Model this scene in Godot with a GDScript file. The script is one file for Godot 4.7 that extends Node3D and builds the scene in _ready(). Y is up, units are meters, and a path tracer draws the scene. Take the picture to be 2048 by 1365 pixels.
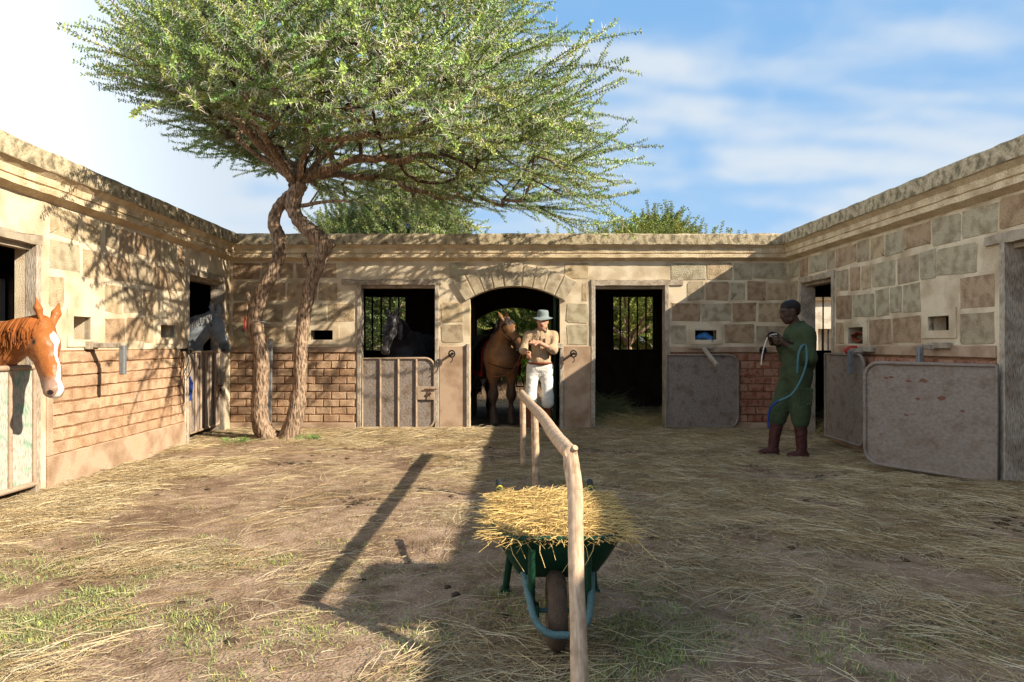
extends Node3D
# Stable yard with an acacia, horses and two people. Metres; y is up; the camera looks along -z.

func _ready() -> void:
	var cam := Camera3D.new()
	cam.name = "camera"
	cam.position = Vector3(0, 1.3, 0)
	cam.rotation_degrees.x = 0.231
	cam.fov = 53.13
	cam.near = 0.05
	cam.far = 1000.0
	cam.current = true
	add_child(cam)
	var we := WorldEnvironment.new()
	we.name = "environment"
	var env := Environment.new()
	env.background_mode = Environment.BG_SKY
	env.tonemap_mode = Environment.TONE_MAPPER_LINEAR
	env.tonemap_exposure = 3.2
	env.sdfgi_enabled = true
	env.ssao_enabled = true
	env.ssil_enabled = true
	var sky := Sky.new()
	var pan := PanoramaSkyMaterial.new()
	pan.panorama = sky_picture()
	sky.sky_material = pan
	env.sky = sky
	we.environment = env
	add_child(we)
	var sun := DirectionalLight3D.new()
	sun.name = "sun"
	sun.light_energy = 1.12
	sun.light_color = Color(1.0, 0.95, 0.86)
	sun.light_angular_distance = 0.5
	sun.shadow_enabled = true
	sun.basis = Basis.looking_at(Vector3(-1.49, -1.0, -0.71))
	add_child(sun)

	MB.ridge.seed = 12
	MB.ridge.frequency = 1.0
	MB.ridge.fractal_octaves = 3
	rng.seed = 20240
	ground_noise = noise(5, 0.5, 3)
	patch_noise = noise(6, 0.55, 4)
	fine_noise = noise(8, 3.2, 3)
	var t0 := Time.get_ticks_msec()
	make_materials()
	make_ground()
	back_range()
	left_range()
	right_range()
	print("stable ", Time.get_ticks_msec() - t0)
	far_plants()
	acacia()
	print("plants ", Time.get_ticks_msec() - t0)
	make_objects()
	print("objects ", Time.get_ticks_msec() - t0)
	make_horses()
	print("horses ", Time.get_ticks_msec() - t0)
	make_people()
	print("people ", Time.get_ticks_msec() - t0)
	make_straw()
	make_grass()
	print("litter ", Time.get_ticks_msec() - t0)

# blue sky with thin streaky cloud, brighter haze low down
func sky_picture() -> ImageTexture:
	var w := 1024
	var h := 512
	var im := Image.create(w, h, false, Image.FORMAT_RGBF)
	var a := noise(71, 0.55, 6)
	a.fractal_gain = 0.55
	var b := noise(72, 1.7, 5)
	for y in h:
		var el := PI * (0.5 - (y + 0.5) / h)
		for x in w:
			var az := TAU * (x + 0.5) / w  # 0 looks along -z, growing to the right
			var dir := Vector3(sin(az) * cos(el), sin(el), -cos(az) * cos(el))
			var up := maxf(dir.y, 0.0)
			var c := Color(0.062, 0.142, 0.262).lerp(Color(0.16, 0.235, 0.315), pow(1.0 - up, 3.0))
			if dir.y > -0.02:
				var q := 1.0 / (up + 0.22)
				var px := dir.x * q
				var pz := dir.z * q
				var warp := b.get_noise_2d(px * 0.6 + 31, pz * 0.6) * 0.5
				var n := a.get_noise_2d(px * 0.75 + warp, pz * 1.9 + warp * 0.6) * 0.8 + b.get_noise_2d(px * 0.9, pz * 3.6) * 0.36
				n += 0.22 * a.get_noise_2d(px * 0.25 + 77, pz * 0.3) + 0.34 * smoothstep(0.55, 0.05, up) - 0.1 * dir.x + 0.7 * smoothstep(0.25, 0.7, -dir.x)
				var cl := smoothstep(-0.22, 0.5, n)
				c = c.lerp(Color(0.235, 0.26, 0.285) * (1.0 + 2.2 * smoothstep(0.35, 0.95, -dir.x)), 0.92 * cl)
			else:
				c = Color(0.2, 0.17, 0.13)
			im.set_pixel(x, y, c)
	return ImageTexture.create_from_image(im)

# ---------------------------------------------------------------- mesh builder
class MB:
	var V := PackedVector3Array()
	var N := PackedVector3Array()
	var C := PackedColorArray()
	var I := PackedInt32Array()
	var col := Color(1, 1, 1)
	static var ridge := FastNoiseLite.new()

	func tri(a: Vector3, b: Vector3, c: Vector3) -> void:
		var n := (b - a).cross(c - a).normalized()
		var o := V.size()
		V.append(a); V.append(b); V.append(c)
		for k in 3:
			N.append(n); C.append(col)
		I.append(o); I.append(o + 2); I.append(o + 1)

	func quad(a: Vector3, b: Vector3, c: Vector3, d: Vector3) -> void:
		var n := (c - a).cross(d - b).normalized()
		var o := V.size()
		V.append(a); V.append(b); V.append(c); V.append(d)
		for k in 4:
			N.append(n); C.append(col)
		I.append(o); I.append(o + 2); I.append(o + 1)
		I.append(o); I.append(o + 3); I.append(o + 2)

	func box(c: Vector3, s: Vector3, bev := 0.0, b := Basis()) -> void:
		var h := s * 0.5
		bev = minf(bev, minf(h.x, minf(h.y, h.z)) * 0.8)
		var ax := [b.x, b.y, b.z]
		var hh := [h.x, h.y, h.z]
		for k in 3:
			var i := (k + 1) % 3
			var j := (k + 2) % 3
			for sg in [1.0, -1.0]:
				var o: Vector3 = c + ax[k] * (hh[k] * sg)
				var u: Vector3 = ax[i] * (hh[i] - bev)
				var w: Vector3 = ax[j] * (hh[j] - bev) * sg
				quad(o - u - w, o + u - w, o + u + w, o - u + w)
		if bev <= 0.0:
			return
		for k in 3:
			var i := (k + 1) % 3
			var j := (k + 2) % 3
			for si in [1.0, -1.0]:
				for sj in [1.0, -1.0]:
					var e: Vector3 = ax[k] * (hh[k] - bev)
					var p: Vector3 = c + ax[i] * (hh[i] * si) + ax[j] * ((hh[j] - bev) * sj)
					var q: Vector3 = c + ax[i] * ((hh[i] - bev) * si) + ax[j] * (hh[j] * sj)
					if si * sj > 0:
						quad(p - e, q - e, q + e, p + e)
					else:
						quad(q - e, p - e, p + e, q + e)
		for sx in [1.0, -1.0]:
			for sy in [1.0, -1.0]:
				for sz in [1.0, -1.0]:
					var a: Vector3 = c + b.x * (h.x * sx) + b.y * ((h.y - bev) * sy) + b.z * ((h.z - bev) * sz)
					var d: Vector3 = c + b.x * ((h.x - bev) * sx) + b.y * (h.y * sy) + b.z * ((h.z - bev) * sz)
					var e2: Vector3 = c + b.x * ((h.x - bev) * sx) + b.y * ((h.y - bev) * sy) + b.z * (h.z * sz)
					if sx * sy * sz > 0:
						tri(a, d, e2)
					else:
						tri(a, e2, d)

	# polygon in x,y (counter-clockwise seen from +z) between z0 and z1, with a chamfered front edge
	func prism(p: PackedVector2Array, z0: float, z1: float, bev := 0.0, back := false) -> void:
		var n := p.size()
		var ce := Vector2.ZERO
		for q in p:
			ce += q
		ce /= n
		var ins := PackedVector2Array()
		for q in p:
			ins.append(q.lerp(ce, minf(0.4, bev / maxf(0.001, (q - ce).length()))))
		var o := V.size()
		V.append(Vector3(ce.x, ce.y, z1)); N.append(Vector3(0, 0, 1)); C.append(col)
		for q in ins:
			V.append(Vector3(q.x, q.y, z1)); N.append(Vector3(0, 0, 1)); C.append(col)
		for k in n:
			I.append(o); I.append(o + 1 + (k + 1) % n); I.append(o + 1 + k)
		for k in n:
			var a := p[k]
			var b := p[(k + 1) % n]
			var ia := ins[k]
			var ib := ins[(k + 1) % n]
			if bev > 0.0:
				quad(Vector3(a.x, a.y, z1 - bev), Vector3(b.x, b.y, z1 - bev), Vector3(ib.x, ib.y, z1), Vector3(ia.x, ia.y, z1))
			quad(Vector3(a.x, a.y, z0), Vector3(b.x, b.y, z0), Vector3(b.x, b.y, z1 - bev), Vector3(a.x, a.y, z1 - bev))
		if back:
			for k in n:
				var a := p[k]
				var b := p[(k + 1) % n]
				tri(Vector3(ce.x, ce.y, z0), Vector3(b.x, b.y, z0), Vector3(a.x, a.y, z0))

	# round bar along points; radii one per point; rough roughens the outline
	func tube(p: PackedVector3Array, r: PackedFloat32Array, sides := 8, caps := true, rough := 0.0, seed_ := 1, flat := 1.0, closed := false) -> void:
		var n := p.size()
		if n < 2:
			return
		var rng := RandomNumberGenerator.new()
		rng.seed = seed_
		var prev := Vector3.ZERO
		var o := V.size()
		for i in n:
			var t: Vector3
			if closed:
				t = (p[(i + 1) % n] - p[(i + n - 1) % n]).normalized()
			else:
				t = (p[mini(i + 1, n - 1)] - p[maxi(i - 1, 0)]).normalized()
			var u: Vector3
			if i == 0:
				u = t.cross(Vector3.UP if absf(t.y) < 0.9 else Vector3.RIGHT).normalized()
			else:
				u = (prev - t * prev.dot(t)).normalized()
			prev = u
			var w := t.cross(u)
			var rr: float = r[mini(i, r.size() - 1)]
			for k in sides:
				var a := TAU * k / sides
				var dir := u * cos(a) + w * sin(a) * flat
				var m := 1.0
				if rough > 0.0 and sides >= 14:
					var q := p[i] + dir * rr
					m += rough * (1.6 * ridge.get_noise_3d(q.x * 9.0, q.y * 1.3, q.z * 9.0) + 1.4 * ridge.get_noise_3d(q.x * 24.0, q.y * 4.0 + 7.0, q.z * 24.0))
				elif rough > 0.0:
					m += rng.randf_range(-rough, rough)
				V.append(p[i] + dir * (rr * m)); N.append(dir.normalized()); C.append(col)
		var rings := n if closed else n - 1
		for i in rings:
			for k in sides:
				var a := o + i * sides + k
				var b := o + i * sides + (k + 1) % sides
				var i2 := (i + 1) % n
				var c := o + i2 * sides + (k + 1) % sides
				var d := o + i2 * sides + k
				I.append(a); I.append(c); I.append(b)
				I.append(a); I.append(d); I.append(c)
		if caps and not closed:
			for e in [0, n - 1]:
				var t: Vector3 = (p[1] - p[0]).normalized() if e == 0 else (p[n - 1] - p[n - 2]).normalized()
				var nn: Vector3 = -t if e == 0 else t
				var q := V.size()
				V.append(p[e]); N.append(nn); C.append(col)
				for k in sides:
					V.append(V[o + e * sides + k]); N.append(nn); C.append(col)
				for k in sides:
					if e == 0:
						I.append(q); I.append(q + 1 + k); I.append(q + 1 + (k + 1) % sides)
					else:
						I.append(q); I.append(q + 1 + (k + 1) % sides); I.append(q + 1 + k)

	# flat strip with a little thickness following points (hair locks, straps)
	func strap(p: PackedVector3Array, wide: Vector3, w0: float, w1: float, th := 0.003) -> void:
		var n := p.size()
		for i in n - 1:
			var t := (p[i + 1] - p[i]).normalized()
			var s := (wide - t * wide.dot(t)).normalized()
			var nn := t.cross(s) * th
			var wa: float = lerpf(w0, w1, float(i) / (n - 1)) * 0.5
			var wb: float = lerpf(w0, w1, float(i + 1) / (n - 1)) * 0.5
			var a := p[i] - s * wa
			var b := p[i] + s * wa
			var c := p[i + 1] + s * wb
			var d := p[i + 1] - s * wb
			quad(a + nn, d + nn, c + nn, b + nn)
			quad(a - nn, b - nn, c - nn, d - nn)
			quad(a - nn, d - nn, d + nn, a + nn)
			quad(b - nn, b + nn, c + nn, c - nn)

	# ring surface through closed loops of equal length, smooth
	func loft(loops: Array, cap0 := false, cap1 := false) -> void:
		var o := V.size()
		var m: int = loops[0].size()
		var n := loops.size()
		for i in n:
			for k in m:
				var a: Vector3 = loops[i][k]
				var du: Vector3 = loops[i][(k + 1) % m] - loops[i][(k + m - 1) % m]
				var dv: Vector3 = loops[mini(i + 1, n - 1)][k] - loops[maxi(i - 1, 0)][k]
				V.append(a); N.append(du.cross(dv).normalized()); C.append(col)
		for i in n - 1:
			for k in m:
				var a := o + i * m + k
				var b := o + i * m + (k + 1) % m
				var c := o + (i + 1) * m + (k + 1) % m
				var d := o + (i + 1) * m + k
				I.append(a); I.append(c); I.append(b)
				I.append(a); I.append(d); I.append(c)
		for e in ([0] if cap0 else []) + ([n - 1] if cap1 else []):
			var ce := Vector3.ZERO
			for q in loops[e]:
				ce += q
			ce /= m
			for k in m:
				if e == 0:
					tri(ce, loops[0][(k + 1) % m], loops[0][k])
				else:
					tri(ce, loops[e][k], loops[e][(k + 1) % m])

	# smooth union of tapered capsules meshed as surface nets. bone: [a, b, ra, rb, (axis, factor)]
	func sdf(bones: Array, cell: float, k: float, colfn: Callable, xf := Transform3D(), amp := 0.0, wf := Vector3(4, 2, 4)) -> void:
		var lo := Vector3(1e9, 1e9, 1e9)
		var hi := -lo
		var mg := 2.6 / k
		for bn in bones:
			var r: float = maxf(bn[2], bn[3]) + mg
			lo = lo.min(bn[0] - Vector3.ONE * r).min(bn[1] - Vector3.ONE * r)
			hi = hi.max(bn[0] + Vector3.ONE * r).max(bn[1] + Vector3.ONE * r)
		var nx := int((hi.x - lo.x) / cell) + 2
		var ny := int((hi.y - lo.y) / cell) + 2
		var nz := int((hi.z - lo.z) / cell) + 2
		var acc := PackedFloat32Array()
		acc.resize(nx * ny * nz)
		var sy := nx
		var sz := nx * ny
		for bn in bones:
			var a: Vector3 = bn[0]
			var ba: Vector3 = bn[1] - a
			var ra: float = bn[2]
			var rb: float = bn[3]
			var fx: bool = bn.size() > 4
			var ax: Vector3 = bn[4] if fx else Vector3.ZERO
			var ff: float = (bn[5] - 1.0) if fx else 0.0
			var bb := maxf(ba.length_squared(), 1e-9)
			var r: float = maxf(ra, rb) + mg
			var l := ((bn[0] as Vector3).min(bn[1]) - Vector3.ONE * r - lo) / cell
			var h := ((bn[0] as Vector3).max(bn[1]) + Vector3.ONE * r - lo) / cell
			for z in range(maxi(0, int(l.z)), mini(nz - 1, int(h.z) + 1) + 1):
				for y in range(maxi(0, int(l.y)), mini(ny - 1, int(h.y) + 1) + 1):
					var at := z * sz + y * sy
					for x in range(maxi(0, int(l.x)), mini(nx - 1, int(h.x) + 1) + 1):
						var pa := lo + Vector3(x, y, z) * cell - a
						if fx:
							pa += ax * (pa.dot(ax) * ff)
						var t := clampf(pa.dot(ba) / bb, 0.0, 1.0)
						var d := (pa - ba * t).length() - (ra + (rb - ra) * t)
						if d < mg:
							acc[at + x] += exp(-k * d)
		var idx := PackedInt32Array()
		idx.resize(nx * ny * nz)
		idx.fill(-1)
		var off := [0, 1, sy, sy + 1, sz, sz + 1, sz + sy, sz + sy + 1]
		var edges := [[0, 1], [2, 3], [4, 5], [6, 7], [0, 2], [1, 3], [4, 6], [5, 7], [0, 4], [1, 5], [2, 6], [3, 7]]
		var far := exp(-k * mg)
		var vals := PackedFloat32Array()
		vals.resize(8)
		for z in nz - 1:
			for y in ny - 1:
				var at := z * sz + y * sy
				for x in nx - 1:
					var q := at + x
					var m := 0
					if acc[q] > 1.0: m += 1
					if acc[q + 1] > 1.0: m += 1
					if acc[q + sy] > 1.0: m += 1
					if acc[q + sy + 1] > 1.0: m += 1
					if acc[q + sz] > 1.0: m += 1
					if acc[q + sz + 1] > 1.0: m += 1
					if acc[q + sz + sy] > 1.0: m += 1
					if acc[q + sz + sy + 1] > 1.0: m += 1
					if m == 0 or m == 8:
						continue
					for c in 8:
						vals[c] = -log(maxf(acc[q + off[c]], far)) / k
					var s := Vector3.ZERO
					var cnt := 0
					for e in edges:
						var va := vals[e[0]]
						var vb := vals[e[1]]
						if (va < 0.0) != (vb < 0.0):
							var t := va / (va - vb)
							var pa := Vector3(e[0] & 1, (e[0] >> 1) & 1, e[0] >> 2)
							var pb := Vector3(e[1] & 1, (e[1] >> 1) & 1, e[1] >> 2)
							s += pa.lerp(pb, t)
							cnt += 1
					var g := Vector3(vals[1] + vals[3] + vals[5] + vals[7] - vals[0] - vals[2] - vals[4] - vals[6], vals[2] + vals[3] + vals[6] + vals[7] - vals[0] - vals[1] - vals[4] - vals[5], vals[4] + vals[5] + vals[6] + vals[7] - vals[0] - vals[1] - vals[2] - vals[3]).normalized()
					var p := lo + (Vector3(x, y, z) + s / cnt) * cell
					idx[q] = V.size()
					var cc: Color = colfn.call(p)
					if amp > 0.0:   # folds in cloth, muscle under the coat
						var w := p * wf
						var n0 := ridge.get_noise_3dv(w)
						var e := 0.06
						var gr := Vector3(ridge.get_noise_3dv(w + Vector3(e, 0, 0)) - n0, ridge.get_noise_3dv(w + Vector3(0, e, 0)) - n0, ridge.get_noise_3dv(w + Vector3(0, 0, e)) - n0) / e * wf
						p += g * n0 * amp
						g = (g - (gr - g * gr.dot(g)) * amp).normalized()
					V.append(xf * p); N.append((xf.basis * g).normalized()); C.append(cc)
		for z in range(1, nz - 1):
			for y in range(1, ny - 1):
				var at := z * sz + y * sy
				for x in range(1, nx - 1):
					var q := at + x
					var s0 := acc[q] > 1.0
					if s0 != (acc[q + 1] > 1.0):
						_f(idx[q], idx[q - sy], idx[q - sy - sz], idx[q - sz], s0)
					if s0 != (acc[q + sy] > 1.0):
						_f(idx[q], idx[q - sz], idx[q - sz - 1], idx[q - 1], s0)
					if s0 != (acc[q + sz] > 1.0):
						_f(idx[q], idx[q - 1], idx[q - 1 - sy], idx[q - sy], s0)

	func _f(a: int, b: int, c: int, d: int, s: bool) -> void:
		if a < 0 or b < 0 or c < 0 or d < 0:
			return
		if not s:
			I.append(a); I.append(c); I.append(d)
			I.append(a); I.append(b); I.append(c)
		else:
			I.append(a); I.append(d); I.append(c)
			I.append(a); I.append(c); I.append(b)

	func mesh() -> ArrayMesh:
		var a := []
		a.resize(Mesh.ARRAY_MAX)
		a[Mesh.ARRAY_VERTEX] = V
		a[Mesh.ARRAY_NORMAL] = N
		a[Mesh.ARRAY_COLOR] = C
		a[Mesh.ARRAY_INDEX] = I
		var m := ArrayMesh.new()
		m.add_surface_from_arrays(Mesh.PRIMITIVE_TRIANGLES, a)
		return m


# ---------------------------------------------------------------- naming helpers
var used := {}
var rng := RandomNumberGenerator.new()

func numbered(called: String) -> String:
	if not used.has(called):
		used[called] = 0
		return called
	used[called] += 1
	return "%s_%03d" % [called, used[called]]

func tag(o: Node, label := "", category := "", group := "", kind := "") -> void:
	if label: o.set_meta("label", label)
	if category: o.set_meta("category", category)
	if group: o.set_meta("group", group)
	if kind: o.set_meta("kind", kind)

func thing(called: String, label: String, category: String, at := Vector3.ZERO, group := "") -> Node3D:
	var o := Node3D.new()
	o.name = numbered(called)
	add_child(o)
	o.position = at
	tag(o, label, category, group)
	return o

func part(called: String, mb, m: Material, parent: Node, at := Vector3.ZERO) -> MeshInstance3D:
	var o := MeshInstance3D.new()
	o.name = called
	o.mesh = mb.mesh() if mb is MB else mb
	o.material_override = m
	o.position = at
	parent.add_child(o, true)
	return o

func single(called: String, mb: MB, m: Material, label: String, category: String, at := Vector3.ZERO, group := "") -> MeshInstance3D:
	var o := part(numbered(called), mb, m, self, at)
	tag(o, label, category, group)
	return o

func V3(x: float, y: float, d: float) -> Vector3:  # d is the distance in front of the camera
	return Vector3(x, y, -d)

func pv(a: Array) -> PackedVector3Array:
	return PackedVector3Array(a)

func pf(a: Array) -> PackedFloat32Array:
	return PackedFloat32Array(a)

# Catmull-Rom through points
func spline(p: Array, per := 4) -> PackedVector3Array:
	var out := PackedVector3Array()
	for i in p.size() - 1:
		var a: Vector3 = p[maxi(i - 1, 0)]
		var b: Vector3 = p[i]
		var c: Vector3 = p[i + 1]
		var d: Vector3 = p[mini(i + 2, p.size() - 1)]
		for k in per:
			out.append(b.cubic_interpolate(c, a, d, float(k) / per))
	out.append(p[-1])
	return out

func ramp(a: Array, n: int) -> PackedFloat32Array:  # radii resampled to n values
	var out := PackedFloat32Array()
	for i in n:
		var t := float(i) / (n - 1) * (a.size() - 1)
		var k := mini(int(t), a.size() - 2)
		out.append(lerpf(a[k], a[k + 1], t - k))
	return out


# ---------------------------------------------------------------- materials
var tex := {}
var M := {}

func noise(seed_: int, freq: float, oct := 4, type := FastNoiseLite.TYPE_SIMPLEX_SMOOTH) -> FastNoiseLite:
	var n := FastNoiseLite.new()
	n.seed = seed_
	n.noise_type = type
	n.frequency = freq
	n.fractal_octaves = oct
	return n

func ntex(called: String, seed_: int, freq: float, oct: int, stops: Array, size := 512, type := FastNoiseLite.TYPE_SIMPLEX_SMOOTH) -> void:
	var t := NoiseTexture2D.new()
	t.width = size
	t.height = size
	t.seamless = true
	t.noise = noise(seed_, freq, oct, type)
	if stops:
		var g := Gradient.new()
		var cs := PackedColorArray()
		var os := PackedFloat32Array()
		for s in stops:
			os.append(s[0])
			cs.append(s[1])
		g.offsets = os
		g.colors = cs
		t.color_ramp = g
	tex[called] = t

func grey(v: float) -> Color:
	return Color(v, v, v)

# colour in sRGB bytes; fine texture on layer 1, coarse blotches on layer 2 (multiplied)
func mat(called: String, r: int, g: int, b: int, rough := 0.9, fine := "", fs := 1.0, coarse := "", cs := 0.3, bump := "", bs := 0.0, world := true) -> StandardMaterial3D:
	var m := StandardMaterial3D.new()
	m.resource_name = called
	m.albedo_color = Color8(r, g, b)
	m.roughness = rough
	m.metallic_specular = 0.3
	m.vertex_color_use_as_albedo = true
	if fine or bump:
		m.uv1_triplanar = true
		m.uv1_world_triplanar = world
		m.uv1_scale = Vector3.ONE * fs
		if fine:
			m.albedo_texture = tex[fine]
	if coarse:
		m.uv2_triplanar = true
		m.uv2_world_triplanar = world
		m.uv2_scale = Vector3.ONE * cs
		m.detail_enabled = true
		m.detail_blend_mode = BaseMaterial3D.BLEND_MODE_MUL
		m.detail_uv_layer = BaseMaterial3D.DETAIL_UV_2
		m.detail_albedo = tex[coarse]
	if bump:
		m.heightmap_enabled = true
		m.heightmap_texture = tex[bump]
		m.heightmap_scale = bs
	M[called] = m
	return m

func make_materials() -> void:
	ntex("grain", 3, 0.05, 5, [[0.0, grey(0.72)], [0.45, grey(0.89)], [1.0, grey(1.0)]])
	ntex("blotch", 7, 0.012, 5, [[0.0, Color(0.78, 0.74, 0.7)], [0.4, Color(0.92, 0.9, 0.88)], [0.62, Color(1, 1, 1)], [1.0, Color(1, 0.98, 0.94)]])
	ntex("stain", 11, 0.014, 6, [[0.0, Color(0.5, 0.47, 0.44)], [0.25, Color(0.72, 0.69, 0.66)], [0.45, Color(0.9, 0.88, 0.86)], [1.0, Color(1, 1, 1)]])
	ntex("lichen", 13, 0.02, 6, [[0.0, Color(0.45, 0.45, 0.43)], [0.3, Color(0.66, 0.65, 0.62)], [0.55, Color(0.88, 0.86, 0.83)], [1.0, Color(1, 1, 1)]])
	ntex("height", 17, 0.035, 6, [])
	ntex("pits", 19, 0.09, 4, [], 512, FastNoiseLite.TYPE_CELLULAR)
	ntex("wood", 23, 0.03, 5, [[0.0, grey(0.5)], [0.4, grey(0.82)], [1.0, grey(1.0)]])
	ntex("soil", 29, 0.02, 6, [[0.0, Color(0.68, 0.64, 0.6)], [0.4, Color(0.88, 0.86, 0.83)], [0.7, Color(1, 1, 1)], [1.0, Color(1, 0.98, 0.94)]], 1024)
	ntex("teal", 31, 0.02, 6, [[0.0, Color(0.74, 0.93, 0.87)], [0.26, Color(0.8, 0.95, 0.9)], [0.4, Color(0.96, 0.98, 0.97)], [1.0, Color(1, 1, 1)]])
	ntex("rust", 37, 0.016, 6, [[0.0, Color(0.8, 0.74, 0.7)], [0.25, Color(0.93, 0.9, 0.88)], [0.5, Color(1, 1, 1)], [1.0, Color(0.97, 0.98, 1)]])
	ntex("red", 41, 0.02, 5, [[0.0, Color(0.85, 0.6, 0.54)], [0.3, Color(0.93, 0.78, 0.73)], [0.5, Color(1, 1, 1)], [1.0, Color(1, 0.98, 0.95)]])
	ntex("hair", 43, 0.04, 4, [[0.0, grey(0.78)], [0.5, grey(0.92)], [1.0, grey(1.0)]])

	ntex("barktex", 47, 0.03, 5, [[0.0, grey(0.34)], [0.35, grey(0.6)], [0.55, grey(0.88)], [1.0, grey(1.0)]])
	mat("plaster", 228, 212, 184, 0.95, "grain", 3.7, "blotch", 0.33, "height", 0.3)
	mat("render", 190, 164, 140, 0.95, "grain", 2.7, "blotch", 0.4, "height", 0.14)
	mat("cornice", 224, 204, 170, 0.95, "grain", 1.5, "blotch", 0.5, "height", 0.4)
	mat("coping", 212, 198, 170, 0.97, "grain", 1.5, "lichen", 0.8, "height", 0.4)
	var st := [[198, 177, 146], [188, 172, 146], [181, 155, 126], [197, 186, 158], [164, 140, 115], [206, 187, 154], [187, 177, 152], [192, 167, 137]]
	for i in st.size():
		mat("stone%d" % i, st[i][0], st[i][1], st[i][2], 0.96, "grain", 2.6, "blotch", 0.9, "pits" if i % 2 else "height", 0.7)
	mat("voussoir", 204, 190, 164, 0.96, "grain", 3.0, "blotch", 1.1, "pits", 0.9)
	var bt := [[196, 166, 138], [190, 156, 126], [200, 170, 140], [188, 156, 128]]
	for i in bt.size():
		mat("brick%d" % i, bt[i][0], bt[i][1], bt[i][2], 0.95, "grain", 2.2, "blotch", 0.8, "height", 0.4)
	var bt2 := [[176, 136, 114], [166, 122, 102], [184, 144, 120], [158, 116, 96]]
	for i in bt2.size():
		mat("redbrick%d" % i, bt2[i][0], bt2[i][1], bt2[i][2], 0.95, "grain", 2.2, "red", 0.9, "height", 0.4)
	mat("joint", 150, 112, 82, 0.97, "grain", 2.0, "blotch", 0.5, "height", 1.2)
	var w := mat("greywood", 196, 184, 168, 0.9, "wood", 1.0, "blotch", 0.7, "wood", 0.8)
	w.uv1_scale = Vector3(6, 0.9, 6)
	w = mat("greywood_flat", 194, 180, 160, 0.9, "wood", 1.0, "blotch", 0.7, "wood", 0.8)
	w.uv1_scale = Vector3(0.9, 7, 7)
	mat("sheet", 144, 132, 122, 0.72, "grain", 1.1, "rust", 0.6, "height", 0.35)
	mat("pipe", 178, 156, 134, 0.7, "grain", 3.0, "rust", 1.2)
	mat("paleboard", 204, 194, 182, 0.85, "wood", 1.0, "teal", 0.55, "wood", 0.3).uv1_scale = Vector3(5, 0.8, 5)
	mat("iron", 40, 37, 35, 0.6, "grain", 4.0)
	mat("rustiron", 92, 62, 46, 0.8, "grain", 5.0, "rust", 2.0)
	mat("greysteel", 142, 146, 150, 0.5, "grain", 3.0, "rust", 1.5).metallic = 0.4
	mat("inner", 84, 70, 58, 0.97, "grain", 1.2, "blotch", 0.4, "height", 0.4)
	mat("roofing", 150, 140, 126, 0.97, "grain", 1.0, "blotch", 0.3)
	mat("soil", 166, 142, 121, 0.98, "grain", 2.1, "soil", 0.23, "height", 0.9)
	mat("straw", 255, 255, 255, 0.75)
	mat("grass", 255, 255, 255, 0.8).backlight_enabled = true
	M.grass.backlight = Color(0.25, 0.3, 0.12)
	mat("leaf", 255, 255, 255, 0.7).backlight_enabled = true
	M.leaf.backlight = Color(0.32, 0.36, 0.2)
	var bk := mat("bark", 186, 160, 136, 0.97, "barktex", 1.0, "blotch", 1.2, "barktex", 3.0)
	bk.uv1_scale = Vector3(2.2, 0.5, 2.2)
	bk = mat("twig", 92, 72, 58, 0.95, "wood", 3.0)
	w = mat("polewood", 210, 182, 154, 0.75, "wood", 1.0, "blotch", 2.4, "wood", 0.3)
	w.uv1_scale = Vector3(4, 0.7, 1.5)
	var coat := mat("coat", 255, 255, 255, 0.4, "hair", 3.0, "", 0.3, "", 0.0, false)
	coat.rim_enabled = true
	coat.rim = 0.25
	coat.rim_tint = 0.8
	mat("mane", 255, 255, 255, 0.55)
	mat("leather", 46, 30, 24, 0.45, "hair", 6.0, "", 1, "", 0, false)
	mat("leather_tan", 120, 62, 38, 0.5, "hair", 6.0, "", 1, "", 0, false)
	mat("red_cloth", 190, 38, 34, 0.85, "hair", 6.0, "", 1, "", 0, false)
	mat("skin", 255, 255, 255, 0.55)
	mat("tan_cloth", 184, 158, 128, 0.9, "hair", 2.0, "", 1, "height", 0.5, false).uv1_scale = Vector3(3, 1.5, 3)
	mat("white_cloth", 232, 228, 220, 0.85, "hair", 2.0, "", 1, "height", 0.5, false).uv1_scale = Vector3(3, 1.2, 3)
	mat("green_cloth", 64, 76, 54, 0.92, "hair", 2.0, "", 1, "height", 0.5, false).uv1_scale = Vector3(3, 1.2, 3)
	mat("boot", 74, 42, 38, 0.42, "hair", 3.0, "", 1, "height", 0.5, false)
	mat("boot_tan", 118, 72, 48, 0.5, "hair", 3.0, "", 1, "height", 0.5, false)
	mat("hat_cloth", 128, 140, 142, 0.9, "hair", 4.0, "", 1, "height", 0.4, false)
	mat("rope_teal", 78, 120, 126, 0.8, "hair", 8.0)
	mat("rope_blue", 40, 66, 140, 0.8, "hair", 8.0)
	mat("cloth_blue", 70, 130, 196, 0.9, "hair", 5.0, "blotch", 2.0)
	mat("barrow_green", 28, 66, 48, 0.45, "grain", 2.0, "rust", 2.0, "", 0, false)
	mat("barrow_blue", 86, 116, 118, 0.55, "grain", 4.0, "rust", 3.0, "", 0, false)
	mat("rubber", 92, 78, 66, 0.9, "grain", 5.0, "blotch", 2.0, "height", 0.5, false)
	mat("grip_black", 40, 44, 48, 0.6)
	mat("grip_yellow", 190, 170, 60, 0.6)
	mat("white_strap", 214, 210, 202, 0.7)
	mat("gate_green", 44, 74, 52, 0.55, "grain", 2.0, "rust", 1.5)
	mat("far_wall", 224, 214, 196, 0.95, "grain", 1.0, "blotch", 0.3)
	mat("dung", 74, 62, 50, 0.98, "grain", 6.0)
	mat("red_paint", 176, 62, 50, 0.6, "grain", 5.0)
	mat("rust_spot", 120, 86, 74, 0.8, "grain", 8.0)
# ---------------------------------------------------------------- the stable
const TH := 0.17  # wall thickness

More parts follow.
